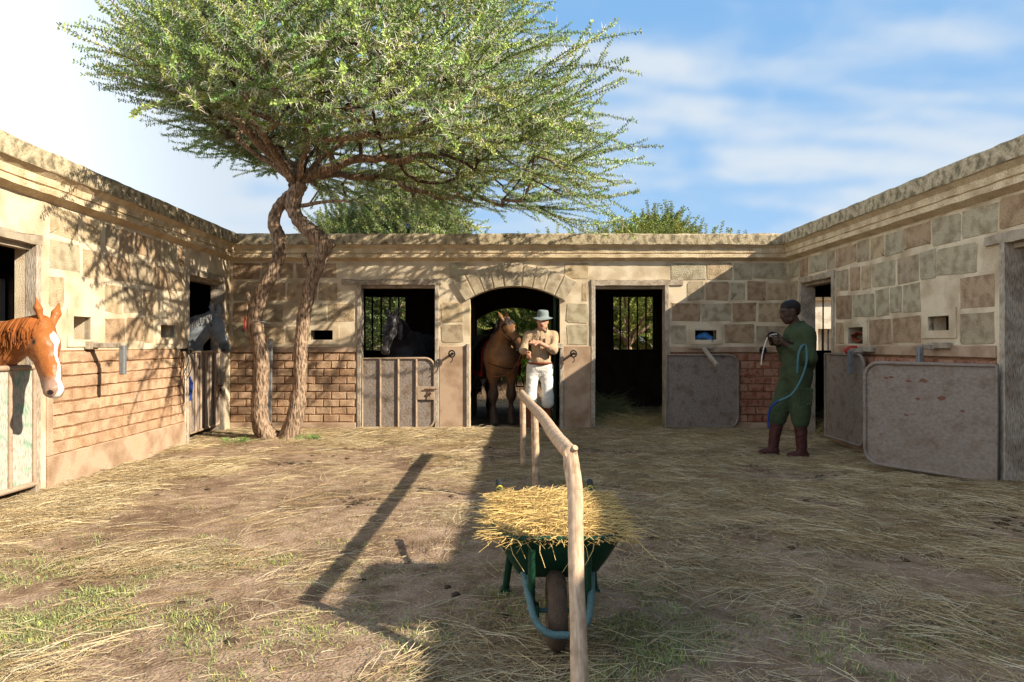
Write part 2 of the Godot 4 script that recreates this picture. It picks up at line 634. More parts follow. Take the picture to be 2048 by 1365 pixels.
# wall with rectangular holes, front face at z = zf, back at zb
func wall_shell(mb: MB, x0: float, x1: float, y0: float, y1: float, holes: Array, zf: float, zb: float) -> void:
	var xs := [x0, x1]
	var ys := [y0, y1]
	for h in holes:
		for v in [h[0], h[1]]:
			if v > x0 and v < x1 and not xs.has(v): xs.append(v)
		for v in [h[2], h[3]]:
			if v > y0 and v < y1 and not ys.has(v): ys.append(v)
	xs.sort()
	ys.sort()
	var nx := xs.size() - 1
	var ny := ys.size() - 1
	var solid := func(i: int, j: int) -> bool:
		if i < 0 or j < 0 or i >= nx or j >= ny:
			return false
		var cx: float = (xs[i] + xs[i + 1]) * 0.5
		var cy: float = (ys[j] + ys[j + 1]) * 0.5
		for h in holes:
			if cx > h[0] and cx < h[1] and cy > h[2] and cy < h[3]:
				return false
		return true
	for i in nx:
		for j in ny:
			if not solid.call(i, j):
				continue
			var a: float = xs[i]
			var b: float = xs[i + 1]
			var c: float = ys[j]
			var d: float = ys[j + 1]
			mb.quad(Vector3(a, c, zf), Vector3(b, c, zf), Vector3(b, d, zf), Vector3(a, d, zf))
			mb.quad(Vector3(b, c, zb), Vector3(a, c, zb), Vector3(a, d, zb), Vector3(b, d, zb))
			if not solid.call(i - 1, j):
				mb.quad(Vector3(a, c, zb), Vector3(a, c, zf), Vector3(a, d, zf), Vector3(a, d, zb))
			if not solid.call(i + 1, j):
				mb.quad(Vector3(b, c, zf), Vector3(b, c, zb), Vector3(b, d, zb), Vector3(b, d, zf))
			if not solid.call(i, j - 1):
				mb.quad(Vector3(a, c, zb), Vector3(b, c, zb), Vector3(b, c, zf), Vector3(a, c, zf))
			if not solid.call(i, j + 1):
				mb.quad(Vector3(a, d, zf), Vector3(b, d, zf), Vector3(b, d, zb), Vector3(a, d, zb))

# free intervals of [x0, x1] on the strip [y0, y1] outside the blocked rectangles
func free_spans(x0: float, x1: float, y0: float, y1: float, blocked: Array) -> Array:
	var cuts := []
	for h in blocked:
		if minf(h[3], y1) - maxf(h[2], y0) > 0.025:
			cuts.append([h[0], h[1]])
	cuts.sort_custom(func(a, b): return a[0] < b[0])
	var out := []
	var at := x0
	for c in cuts:
		if c[0] > at:
			out.append([at, minf(c[0], x1)])
		at = maxf(at, c[1])
	if at < x1:
		out.append([at, x1])
	return out

func stone_outline(w: float, h: float, j: float) -> PackedVector2Array:
	var p := PackedVector2Array()
	var hw := w * 0.5
	var hh := h * 0.5
	var r := minf(hw, hh) * rng.randf_range(0.05, 0.2)
	var cs := [[-1, -1], [1, -1], [1, 1], [-1, 1]]
	for k in 4:
		var c = cs[k]
		var n = cs[(k + 1) % 4]
		var a := Vector2(c[0] * hw, c[1] * hh)
		var dn := Vector2(n[0] - c[0], n[1] - c[1]).normalized()
		var pr = cs[(k + 3) % 4]
		var dp := Vector2(pr[0] - c[0], pr[1] - c[1]).normalized()
		p.append(a + dp * r + Vector2(rng.randf_range(-j, j), rng.randf_range(-j, j)))
		p.append(a + (dp + dn) * r * 0.3 + Vector2(rng.randf_range(-j, j), rng.randf_range(-j, j)) * 0.6)
		p.append(a + dn * r + Vector2(rng.randf_range(-j, j), rng.randf_range(-j, j)))
	return p

func stones(parent: Node3D, x0: float, x1: float, rows: Array, blocked: Array, proud: float, keep: float, pal: Array) -> void:
	for row in rows:
		var gap := rng.randf_range(0.022, 0.034)
		for sp in free_spans(x0, x1, row[0], row[1], blocked):
			var a: float = sp[0] + 0.02
			var e: float = sp[1] - 0.02
			while e - a > 0.07:
				var w := rng.randf_range(0.24, 0.56)
				if e - a - w < 0.16:
					w = e - a
					if w > 0.62: w *= 0.5
				var h: float = row[1] - row[0] - gap + rng.randf_range(-0.025, 0.008)
				if rng.randf() < keep:
					var mb := MB.new()
					mb.prism(stone_outline(maxf(0.05, w - gap), h, 0.013), -0.03, 0.0, 0.005)
					var o := part("stone", mb, M[pal[rng.randi() % pal.size()]], parent, Vector3(a + w * 0.5, (row[0] + row[1]) * 0.5 + rng.randf_range(-0.012, 0.012), proud * rng.randf_range(0.6, 1.4)))
					o.rotation.z = rng.randf_range(-0.02, 0.02)
				a += w

var brick_meshes := {}
func bricks(parent: Node3D, x0: float, x1: float, y0: float, ch: float, n: int, blocked: Array, bw: float, jx: float, jy: float, proud: float, prefix: String, rough: float) -> void:
	for r in n:
		var y := y0 + ch * r
		for sp in free_spans(x0, x1, y, y + ch, blocked):
			var first := floorf((sp[0] - x0) / bw - 1.0)
			var at: float = x0 + first * bw + (bw * 0.5 if r % 2 else 0.0)
			while at < sp[1]:
				var a: float = maxf(at, sp[0])
				var b: float = minf(at + bw, sp[1])
				at += bw
				if b - a < 0.05:
					continue
				var w := snappedf(b - a - jx, 0.005)
				var key := "%s %.3f %d" % [prefix, w, rng.randi() % 4]
				if not brick_meshes.has(key):
					var mb := MB.new()
					var hw := w * 0.5
					var hh := (ch - jy) * 0.5
					var j := func() -> Vector2: return Vector2(rng.randf_range(-rough, rough), rng.randf_range(-rough, rough))
					var p := PackedVector2Array([Vector2(-hw, -hh) + j.call(), Vector2(0, -hh) + j.call(), Vector2(hw, -hh) + j.call(), Vector2(hw, hh) + j.call(), Vector2(0, hh) + j.call(), Vector2(-hw, hh) + j.call()])
					mb.prism(p, -0.03, 0.0, 0.007)
					brick_meshes[key] = mb.mesh()
				var o := part("brick", brick_meshes[key], M["%s%d" % [prefix, rng.randi() % 4]], parent, Vector3((a + b) * 0.5, y + ch * 0.5, proud * rng.randf_range(0.5, 1.5)))
				o.rotation.z = rng.randf_range(-0.01, 0.01)

# moulded cornice and coping along x
func cornice(parent: Node3D, x0: float, x1: float, dy: float) -> void:
	var prof := [Vector2(0.0, 2.555), Vector2(0.085, 2.6), Vector2(0.085, 2.648), Vector2(0.07, 2.654), Vector2(0.07, 2.664), Vector2(0.085, 2.67), Vector2(0.088, 2.735), Vector2(0.136, 2.782)]
	var cop := [Vector2(0.07, 2.779), Vector2(0.144, 2.781), Vector2(0.15, 2.79), Vector2(0.15, 2.935), Vector2(0.14, 2.95), Vector2(-0.26, 2.955), Vector2(-0.26, 2.75)]
	for which in 2:
		var pr: Array = cop if which else prof
		var mb := MB.new()
		var n := int((x1 - x0) / 0.12)
		var rows := []
		for i in n + 1:
			var x := lerpf(x0, x1, float(i) / n)
			var row := []
			for q in pr:
				var jy := rng.randf_range(-0.004, 0.004)
				var jz := rng.randf_range(-0.004, 0.004)
				if which and q.y > 2.93:
					jy = rng.randf_range(-0.007, 0.006)
				row.append(Vector3(x, q.y + dy + jy, q.x + jz))
			rows.append(row)
		for i in n:
			for k in pr.size() - 1:
				mb.quad(rows[i][k], rows[i + 1][k], rows[i + 1][k + 1], rows[i][k + 1])
		part("coping" if which else "cornice", mb, M.coping if which else M.cornice, parent)

# weathered timber frame round an opening
func door_frame(parent: Node3D, a: float, b: float, top: float, ext0: float, ext1: float, deep: float) -> void:
	var f := Node3D.new()
	f.name = "door_frame"
	parent.add_child(f, true)
	var mb := MB.new()
	var p := PackedVector2Array()
	var n := 9
	for i in n + 1:
		p.append(Vector2(lerpf(a - ext0, b + ext1, float(i) / n), top + rng.randf_range(-0.004, 0.006) + 0.002))
	for i in range(n, -1, -1):
		p.append(Vector2(lerpf(a - ext0, b + ext1, float(i) / n), top + 0.085 + rng.randf_range(-0.014, 0.012)))
	mb.prism(p, -0.1, 0.022, 0.004)
	part("lintel", mb, M.greywood_flat, f)
	for s in 2:
		mb = MB.new()
		var x: float = a - 0.028 if s == 0 else b + 0.028
		mb.box(Vector3(x, (top - 0.02) * 0.5 + 0.01, -deep * 0.5 + 0.02), Vector3(0.062, top + 0.02, deep), 0.006)
		part("jamb", mb, M.greywood, f)
	mb = MB.new()
	mb.box(Vector3((a + b) * 0.5, top - 0.022, -deep * 0.5 - 0.02), Vector3(b - a, 0.045, deep * 0.7), 0.004)
	part("head", mb, M.greywood_flat, f)

# plaster surround of a small hole
func niche_frame(parent: Node3D, h: Array, m: float) -> void:
	var mb := MB.new()
	wall_shell(mb, h[0] - m, h[1] + m, h[2] - m * 0.75, h[3] + m * 0.75, [h], 0.014, -0.05)
	part("niche_frame", mb, M.plaster, parent)

# outline of a plate with one rounded end (x from 0 to w, y from 0 to h)
func plate_outline(w: float, h: float, r: float, top := true, bottom := true) -> PackedVector2Array:
	var p := PackedVector2Array([Vector2(0, 0)])
	if bottom:
		for k in 6:
			var a := -PI / 2 + PI / 2 * k / 5
			p.append(Vector2(w - r + cos(a) * r, r + sin(a) * r))
	else:
		p.append(Vector2(w, 0))
	if top:
		for k in 6:
			var a := PI / 2 * k / 5
			p.append(Vector2(w - r + cos(a) * r, h - r + sin(a) * r))
	else:
		p.append(Vector2(w, h))
	p.append(Vector2(0, h))
	return p

# stable door: sheet with a bent pipe round it, vertical bars on the +z face. hinge at local x = 0
func pipe_door(parent: Node3D, at: Vector3, turn: float, w: float, h: float, sheet: String, nb: int, flip := false, label := "", bars := true, r := 0.14) -> Node3D:
	var d := Node3D.new()
	d.name = "door"
	parent.add_child(d, true)
	d.position = at
	d.rotation.y = turn
	if label: d.set_meta("label", label)
	var sx := -1.0 if flip else 1.0
	var mb := MB.new()
	var po := plate_outline(w, h, r)
	if flip:
		var q := PackedVector2Array()
		for k in range(po.size() - 1, -1, -1):
			q.append(Vector2(-po[k].x, po[k].y))
		po = q
	mb.prism(po, -0.006, 0.006, 0.001, true)
	part("panel", mb, M[sheet], d)
	var loop := PackedVector3Array()
	for q in plate_outline(w, h, r):
		loop.append(Vector3(q.x * sx, q.y, 0.012))
	mb = MB.new()
	# the pipe runs round the plate
	var lp := PackedVector3Array()
	for i in loop.size():
		lp.append(loop[i])
	mb.tube(lp, pf([0.019]), 8, false, 0.0, 1, 1.0, true)
	part("pipe_frame", mb, M.pipe if bars else M[sheet], d)
	if bars:
		for i in nb:
			mb = MB.new()
			var x := sx * w * (i + 1.0) / (nb + 1.0)
			mb.tube(pv([Vector3(x, 0.01, 0.02), Vector3(x, h - 0.01, 0.02)]), pf([0.017]), 8, false)
			part("bar", mb, M.pipe, d)
	return d

func latch(door: Node3D, x: float, y: float) -> void:
	var mb := MB.new()
	mb.box(Vector3(x - 0.1, y, 0.03), Vector3(0.26, 0.2, 0.014), 0.003)
	part("lock_plate", mb, M.pipe, door)
	mb = MB.new()
	mb.tube(pv([Vector3(x - 0.12, y + 0.06, 0.055), Vector3(x + 0.07, y + 0.06, 0.055)]), pf([0.009]), 6)
	mb.tube(pv([Vector3(x - 0.03, y + 0.06, 0.06), Vector3(x - 0.035, y - 0.06, 0.065)]), pf([0.008]), 6)
	mb.box(Vector3(x - 0.035, y - 0.005, 0.06), Vector3(0.05, 0.035, 0.02), 0.004)
	part("bolt", mb, M.rustiron, door)

func hook(parent: Node3D, at: Vector3) -> void:
	var mb := MB.new()
	mb.tube(spline([at, at + Vector3(0.005, 0.004, 0.1), at + Vector3(0.01, -0.002, 0.15)]), pf([0.02]), 8)
	var ring := PackedVector3Array()
	for k in 10:
		var a := TAU * k / 10
		ring.append(at + Vector3(cos(a) * 0.045, sin(a) * 0.05, 0.11))
	mb.tube(ring, pf([0.013]), 6, false, 0, 1, 1.0, true)
	mb.tube(spline([at + Vector3(0, -0.045, 0.11), at + Vector3(0.01, -0.1, 0.13), at + Vector3(-0.02, -0.13, 0.15)]), pf([0.008]), 5)
	part("tether_ring", mb, M.iron, parent)

# barred window in a hole of the rear wall (local coordinates of the range)
func grille(parent: Node3D, a: float, b: float, y0: float, y1: float, z: float, n: int) -> void:
	var g := Node3D.new()
	g.name = "window"
	parent.add_child(g, true)
	var mb := MB.new()
	wall_shell(mb, a, b, y0, y1, [[a + 0.035, b - 0.035, y0 + 0.035, y1 - 0.035]], z + 0.03, z - 0.03)
	part("window_frame", mb, M.iron, g)
	for i in n:
		mb = MB.new()
		var x := lerpf(a, b, (i + 1.0) / (n + 1.0))
		mb.tube(pv([Vector3(x, y0, z), Vector3(x, y1, z)]), pf([0.017]), 6, false)
		part("bar", mb, M.iron, g)

func rack_board(parent: Node3D, pts: Array, board: Array) -> void:
	var g := Node3D.new()
	g.name = "saddle_rack"
	parent.add_child(g, true)
	var mb := MB.new()
	mb.box(board[0], board[1], 0.006)
	part("wall_plate", mb, M.greywood_flat, g)
	for i in pts.size() - 1:
		mb = MB.new()
		var d: Vector3 = pts[i + 1] - pts[i]
		var z := d.normalized()
		var x := z.cross(Vector3.UP if absf(z.y) < 0.95 else Vector3.RIGHT).normalized()
		mb.box((pts[i] + pts[i + 1]) * 0.5, Vector3(0.05, 0.05, d.length()), 0.005, Basis(x, z.cross(x), z))
		part("arm", mb, M.greysteel if i else M.greywood, g)

func rear_room(parent: Node3D, x0: float, x1: float, depth: float, holes: Array, parts_x: Array) -> void:
	var mb := MB.new()
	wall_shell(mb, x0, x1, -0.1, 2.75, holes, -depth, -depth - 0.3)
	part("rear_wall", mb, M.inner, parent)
	mb = MB.new()
	mb.box(Vector3((x0 + x1) * 0.5, 2.76, -depth * 0.5 - 0.2), Vector3(x1 - x0, 0.16, depth + 0.2))
	part("roof", mb, M.roofing, parent)
	for x in parts_x:
		mb = MB.new()
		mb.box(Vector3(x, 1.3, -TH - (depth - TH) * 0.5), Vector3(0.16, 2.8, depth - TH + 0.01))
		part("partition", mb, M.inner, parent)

const ROWS := [[1.29, 1.6], [1.61, 1.93], [1.94, 2.25], [2.26, 2.54]]

func back_range() -> void:
	var t := thing("stable_range", "long stone and brick stable with arched passage across the back of the yard", "stable", V3(0, 0, 10.32), "ranges of the stable yard")
	var dl := [-2.283, -1.164, -0.1, 2.19]
	var dr := [1.255, 2.313, -0.1, 2.18]
	var ar := [-0.635, 0.726, -0.1, 2.17]
	var nl := [-3.04, -2.71, 1.36, 1.505]
	var nr := [2.766, 3.09, 1.36, 1.505]
	var holes := [dl, dr, ar, nl, nr]
	var mb := MB.new()
	wall_shell(mb, -4.3, 4.25, -0.1, 2.9, holes, 0.0, -TH)
	# spandrel over the arch
	var cx := 0.0455
	var cy := 0.796
	var R := 1.374
	var ha := asin(0.6805 / R)
	for i in 16:
		var a0 := lerpf(-ha, ha, i / 16.0)
		var a1 := lerpf(-ha, ha, (i + 1) / 16.0)
		var p := Vector2(cx + sin(a0) * R, cy + cos(a0) * R)
		var q := Vector2(cx + sin(a1) * R, cy + cos(a1) * R)
		mb.quad(Vector3(p.x, p.y, 0), Vector3(q.x, q.y, 0), Vector3(q.x, 2.17, 0), Vector3(p.x, 2.17, 0))
		mb.quad(Vector3(q.x, q.y, -TH), Vector3(p.x, p.y, -TH), Vector3(p.x, 2.17, -TH), Vector3(q.x, 2.17, -TH))
		mb.quad(Vector3(p.x, p.y, -TH), Vector3(q.x, q.y, -TH), Vector3(q.x, q.y, 0), Vector3(p.x, p.y, 0))
	part("wall", mb, M.plaster, t)
	# mortar ring the voussoirs are bedded in
	mb = MB.new()
	for i in 20:
		var a0 := deg_to_rad(lerpf(-33.5, 33.5, i / 20.0))
		var a1 := deg_to_rad(lerpf(-33.5, 33.5, (i + 1) / 20.0))
		var p := [Vector2(cx + sin(a0) * 1.376, cy + cos(a0) * 1.376), Vector2(cx + sin(a1) * 1.376, cy + cos(a1) * 1.376), Vector2(cx + sin(a1) * 1.715, cy + cos(a1) * 1.715), Vector2(cx + sin(a0) * 1.715, cy + cos(a0) * 1.715)]
		mb.quad(Vector3(p[0].x, p[0].y, 0.026), Vector3(p[1].x, p[1].y, 0.026), Vector3(p[2].x, p[2].y, 0.026), Vector3(p[3].x, p[3].y, 0.026))
		mb.quad(Vector3(p[0].x, p[0].y, -0.02), Vector3(p[1].x, p[1].y, -0.02), Vector3(p[1].x, p[1].y, 0.026), Vector3(p[0].x, p[0].y, 0.026))
		mb.quad(Vector3(p[3].x, p[3].y, 0.026), Vector3(p[2].x, p[2].y, 0.026), Vector3(p[2].x, p[2].y, -0.02), Vector3(p[3].x, p[3].y, -0.02))
	part("arch_mortar", mb, M.plaster, t)
	# voussoirs
	var ang := [-33.5, -26.2, -19.6, -13.2, -6.6, 4.2, 11.0, 18.2, 25.6, 33.5]
	for i in 9:
		mb = MB.new()
		var a0 := deg_to_rad(ang[i] + 0.45)
		var a1 := deg_to_rad(ang[i + 1] - 0.45)
		var p := PackedVector2Array()
		var ri := 1.372 + rng.randf_range(-0.004, 0.004)
		var ro := 1.71 + rng.randf_range(-0.02, 0.015) + (0.03 if i == 4 else 0.0)
		for k in 4:
			var a := lerpf(a0, a1, k / 3.0)
			p.append(Vector2(cx + sin(a) * ri, cy + cos(a) * ri) + Vector2(rng.randf_range(-0.006, 0.006), 0))
		for k in 4:
			var a := lerpf(a1, a0, k / 3.0)
			p.append(Vector2(cx + sin(a) * ro, cy + cos(a) * ro) + Vector2(rng.randf_range(-0.008, 0.008), rng.randf_range(-0.01, 0.01)))
		mb.prism(p, -0.02, rng.randf_range(0.034, 0.044), 0.008)
		part("voussoir", mb, M.voussoir, t)
	# render on the arch pillars and plinth
	for q in [[-1.1, -0.68], [0.775, 1.19]]:
		mb = MB.new()
		mb.box(Vector3((q[0] + q[1]) * 0.5, 0.6, -0.01), Vector3(q[1] - q[0], 1.33, 0.05), 0.006)
		part("pillar_render", mb, M.render, t)
	var bl := [[-2.35, -1.1, -1, 2.3], [1.19, 2.38, -1, 2.29], [nl[0] - 0.1, nl[1] + 0.1, 1.26, 1.6], [nr[0] - 0.09, nr[1] + 0.09, 1.26, 1.6], [-0.7, 0.79, -1, 2.2], [-0.93, 1.02, 1.95, 2.24], [-0.66, 0.75, 2.24, 2.6], [-2.62, -0.98, 2.19, 2.29], [1.16, 2.62, 2.18, 2.28]]
	var pal := ["stone0", "stone1", "stone3", "stone5", "stone7", "stone6"]
	stones(t, -4.26, -2.3, ROWS, bl, 0.004, 0.95, ["stone0", "stone1", "stone3", "stone7", "stone2"])
	stones(t, -2.3, 2.3, ROWS, bl, 0.006, 1.0, pal)
	stones(t, 2.3, 4.19, ROWS, bl, 0.006, 1.0, ["stone0", "stone1", "stone2", "stone3", "stone6", "stone7"])
	# brick panels on a darker bed
	for q in [[-4.26, -2.36, "brick"], [2.39, 4.19, "redbrick"]]:
		mb = MB.new()
		mb.quad(Vector3(q[0], 0.1, 0.003), Vector3(q[1], 0.1, 0.003), Vector3(q[1], 1.17, 0.003), Vector3(q[0], 1.17, 0.003))
		part("mortar_bed", mb, M.joint, t)
		bricks(t, q[0], q[1], 0.115, 0.1155, 9, [], 0.235, 0.014, 0.014, 0.016, q[2], 0.005)
		mb = MB.new()
		mb.box(Vector3((q[0] + q[1]) * 0.5, 0.0, 0.0), Vector3(q[1] - q[0], 0.22, 0.05), 0.008)
		part("plinth", mb, M.render, t)
		mb = MB.new()
		mb.box(Vector3((q[0] + q[1]) * 0.5, 1.213, 0.0), Vector3(q[1] - q[0], 0.085, 0.044), 0.006)
		part("string_course", mb, M.render, t)
	niche_frame(t, nl, 0.095)
	niche_frame(t, nr, 0.085)
	cornice(t, -4.3, 4.25, -0.004)
	door_frame(t, dl[0], dl[1], dl[3], 0.3, 0.1, 0.2)
	door_frame(t, dr[0], dr[1], dr[3], 0.06, 0.28, 0.2)
	for x in [-0.663, 0.75]:   # timber posts of the passage gate
		mb = MB.new()
		mb.box(Vector3(x, 0.62, 0.0), Vector3(0.052, 1.36, 0.09), 0.006)
		part("gate_post", mb, M.greywood, t)
	mb = MB.new()
	mb.box(Vector3(0.705, 1.27, 0.03), Vector3(0.1, 0.085, 0.09), 0.01)
	part("post_bracket", mb, M.greywood, t)
	# doors
	var d := pipe_door(t, Vector3(-2.265, 0.025, -0.01), 0.0, 1.09, 1.055, "sheet", 3)
	latch(d, 1.06, 0.53)
	pipe_door(t, Vector3(2.33, 0.05, 0.05), 0.0, 1.07, 1.08, "sheet", 0, false, "", false)
	# folded green gate in the passage
	var g := Node3D.new()
	g.name = "gate"
	t.add_child(g, true)
	g.position = Vector3(0.67, 0.03, -0.33)
	g.rotation.y = 1.42
	for q in [[0.0, 2.1], [0.1, 1.9], [0.9, 1.85]]:
		mb = MB.new()
		mb.box(Vector3(q[0], q[1] * 0.5, 0), Vector3(0.06, q[1], 0.05), 0.006)
		part("upright", mb, M.gate_green, g)
	for i in 7:
		mb = MB.new()
		mb.box(Vector3(0.5, 0.12 + i * 0.2, 0), Vector3(0.8, 0.17, 0.02), 0.004)
		part("board", mb, M.gate_green, g)
	hook(t, Vector3(-0.9, 1.15, 0.01))
	hook(t, Vector3(0.92, 1.15, 0.01))
	hook(t, Vector3(3.75, 1.2, 0.02))
	rack_board(t, [Vector3(2.88, 1.25, 0.02), Vector3(2.95, 0.99, 0.5)], [Vector3(2.88, 1.25, 0.04), Vector3(0.34, 0.05, 0.05)])
	# rooms behind
	var w1 := [-3.03, -2.14, 1.13, 2.29]
	var w2 := [2.035, 2.915, 1.15, 2.29]
	var far := [-0.72, 0.8, -0.2, 2.04]
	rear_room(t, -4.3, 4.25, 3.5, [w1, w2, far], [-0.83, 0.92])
	mb = MB.new()
	var R2 := (0.76 * 0.76 + 0.25 * 0.25) / 0.5
	for i in 12:
		var a0 := lerpf(-asin(0.76 / R2), asin(0.76 / R2), i / 12.0)
		var a1 := lerpf(-asin(0.76 / R2), asin(0.76 / R2), (i + 1) / 12.0)
		var p := Vector2(0.04 + sin(a0) * R2, 2.04 - R2 + cos(a0) * R2)
		var q := Vector2(0.04 + sin(a1) * R2, 2.04 - R2 + cos(a1) * R2)
		mb.quad(Vector3(p.x, p.y, -3.5), Vector3(q.x, q.y, -3.5), Vector3(q.x, 2.05, -3.5), Vector3(p.x, 2.05, -3.5))
		mb.quad(Vector3(q.x, q.y, -3.8), Vector3(p.x, p.y, -3.8), Vector3(p.x, 2.05, -3.8), Vector3(q.x, 2.05, -3.8))
		mb.quad(Vector3(p.x, p.y, -3.8), Vector3(q.x, q.y, -3.8), Vector3(q.x, q.y, -3.5), Vector3(p.x, p.y, -3.5))
	part("passage_arch", mb, M.inner, t)
	grille(t, w1[0], w1[1], w1[2], w1[3], -3.62, 4)
	grille(t, w2[0], w2[1], w2[2], w2[3], -3.62, 4)

func left_range() -> void:
	var t := thing("stable_range", "sunlit plastered stone stable on the left, dappled with tree shadow", "stable", Vector3.ZERO, "ranges of the stable yard")
	var x := Vector3(-0.0346, 0, -1).normalized()
	t.transform = Transform3D(Basis(x, Vector3.UP, x.cross(Vector3.UP)), Vector3(-3.903, 0, 0))
	var dn := [4.75, 5.87, -0.1, 2.15]
	var df := [8.87, 10.03, -0.1, 2.2]
	var n1 := [8.1, 8.48, 1.375, 1.525]
	var n2 := [6.4, 6.68, 1.34, 1.56]
	var mb := MB.new()
	wall_shell(mb, 2.0, 13.9, -0.1, 2.9, [dn, df, n1, n2], 0.0, -TH)
	part("wall", mb, M.plaster, t)
	cornice(t, 2.0, 10.4, 0.0)
	var bl := [[4.6, 5.98, -1, 2.26], [8.78, 10.13, -1, 2.3], [n1[0] - 0.12, n1[1] + 0.12, 1.26, 1.64], [n2[0] - 0.1, n2[1] + 0.12, 1.25, 1.66]]
	stones(t, 6.9, 10.3, ROWS, bl, 0.003, 0.9, ["stone0", "stone1", "stone3", "stone5", "stone7", "stone2"])
	stones(t, 6.02, 6.9, ROWS.slice(1), bl, 0.002, 0.8, ["stone5", "stone0", "stone3"])
	mb = MB.new()
	mb.quad(Vector3(6.02, 0.3, 0.003), Vector3(8.76, 0.3, 0.003), Vector3(8.76, 1.24, 0.003), Vector3(6.02, 1.24, 0.003))
	part("mortar_bed", mb, M.joint, t)
	bricks(t, 6.1, 8.76, 0.3, 0.117, 8, [], 0.3, 0.001, 0.011, 0.011, "brick", 0.004)
	mb = MB.new()
	mb.box(Vector3(7.39, 0.1, 0.0), Vector3(2.74, 0.4, 0.044), 0.008)
	part("plinth", mb, M.render, t)
	mb = MB.new()
	mb.box(Vector3(6.06, 0.77, 0.0), Vector3(0.08, 0.94, 0.036), 0.008)
	part("pillar_render", mb, M.render, t)
	niche_frame(t, n1, 0.1)
	niche_frame(t, n2, 0.09)
	door_frame(t, dn[0], dn[1], dn[3], 0.1, 0.08, 0.1)
	door_frame(t, df[0], df[1], df[3], 0.06, 0.08, 0.2)
	# near door: pale boards with worn turquoise paint
	var d := Node3D.new()
	d.name = "door"
	t.add_child(d, true)
	d.position = Vector3(5.86, 0.1, 0.0)
	for i in 4:
		mb = MB.new()
		mb.box(Vector3(-0.15 - i * 0.275, 0.5, 0), Vector3(0.268, 0.97, 0.02), 0.004)
		part("board", mb, M.paleboard, d)
	for i in 4:
		mb = MB.new()
		mb.tube(pv([Vector3(-0.02 - i * 0.275, 0.02, 0.02), Vector3(-0.02 - i * 0.275, 0.98, 0.02)]), pf([0.018]), 8)
		part("bar", mb, M.pipe, d)
	for y in [0.0, 1.0]:
		mb = MB.new()
		mb.tube(pv([Vector3(0, y, 0.012), Vector3(-1.1, y, 0.012)]), pf([0.024]), 8)
		part("rail", mb, M.pipe, d)
	d.rotation.y = -0.05
	# far door: metal strips between bars
	d = pipe_door(t, Vector3(8.89, 0.13, 0.0), 0.05, 1.1, 1.06, "sheet", 5, false, "", true, 0.03)
	latch(d, 1.08, 0.5)
	rack_board(t, [Vector3(6.66, 1.285, 0.03), Vector3(6.66, 1.285, 0.33), Vector3(6.66, 1.0, 0.33)], [Vector3(6.66, 1.285, 0.03), Vector3(0.16, 0.08, 0.05)])
	hook(t, Vector3(8.62, 1.22, 0.015))
	var w := [9.1, 10.16, 1.13, 2.29]
	rear_room(t, 2.0, 13.9, 3.1, [w], [])
	grille(t, w[0], w[1], w[2], w[3], -3.22, 4)
	for xx in [2.1, 13.8]:
		mb = MB.new()
		mb.box(Vector3(xx, 1.36, -1.75), Vector3(0.2, 2.85, 3.2))
		part("end_wall", mb, M.inner, t)

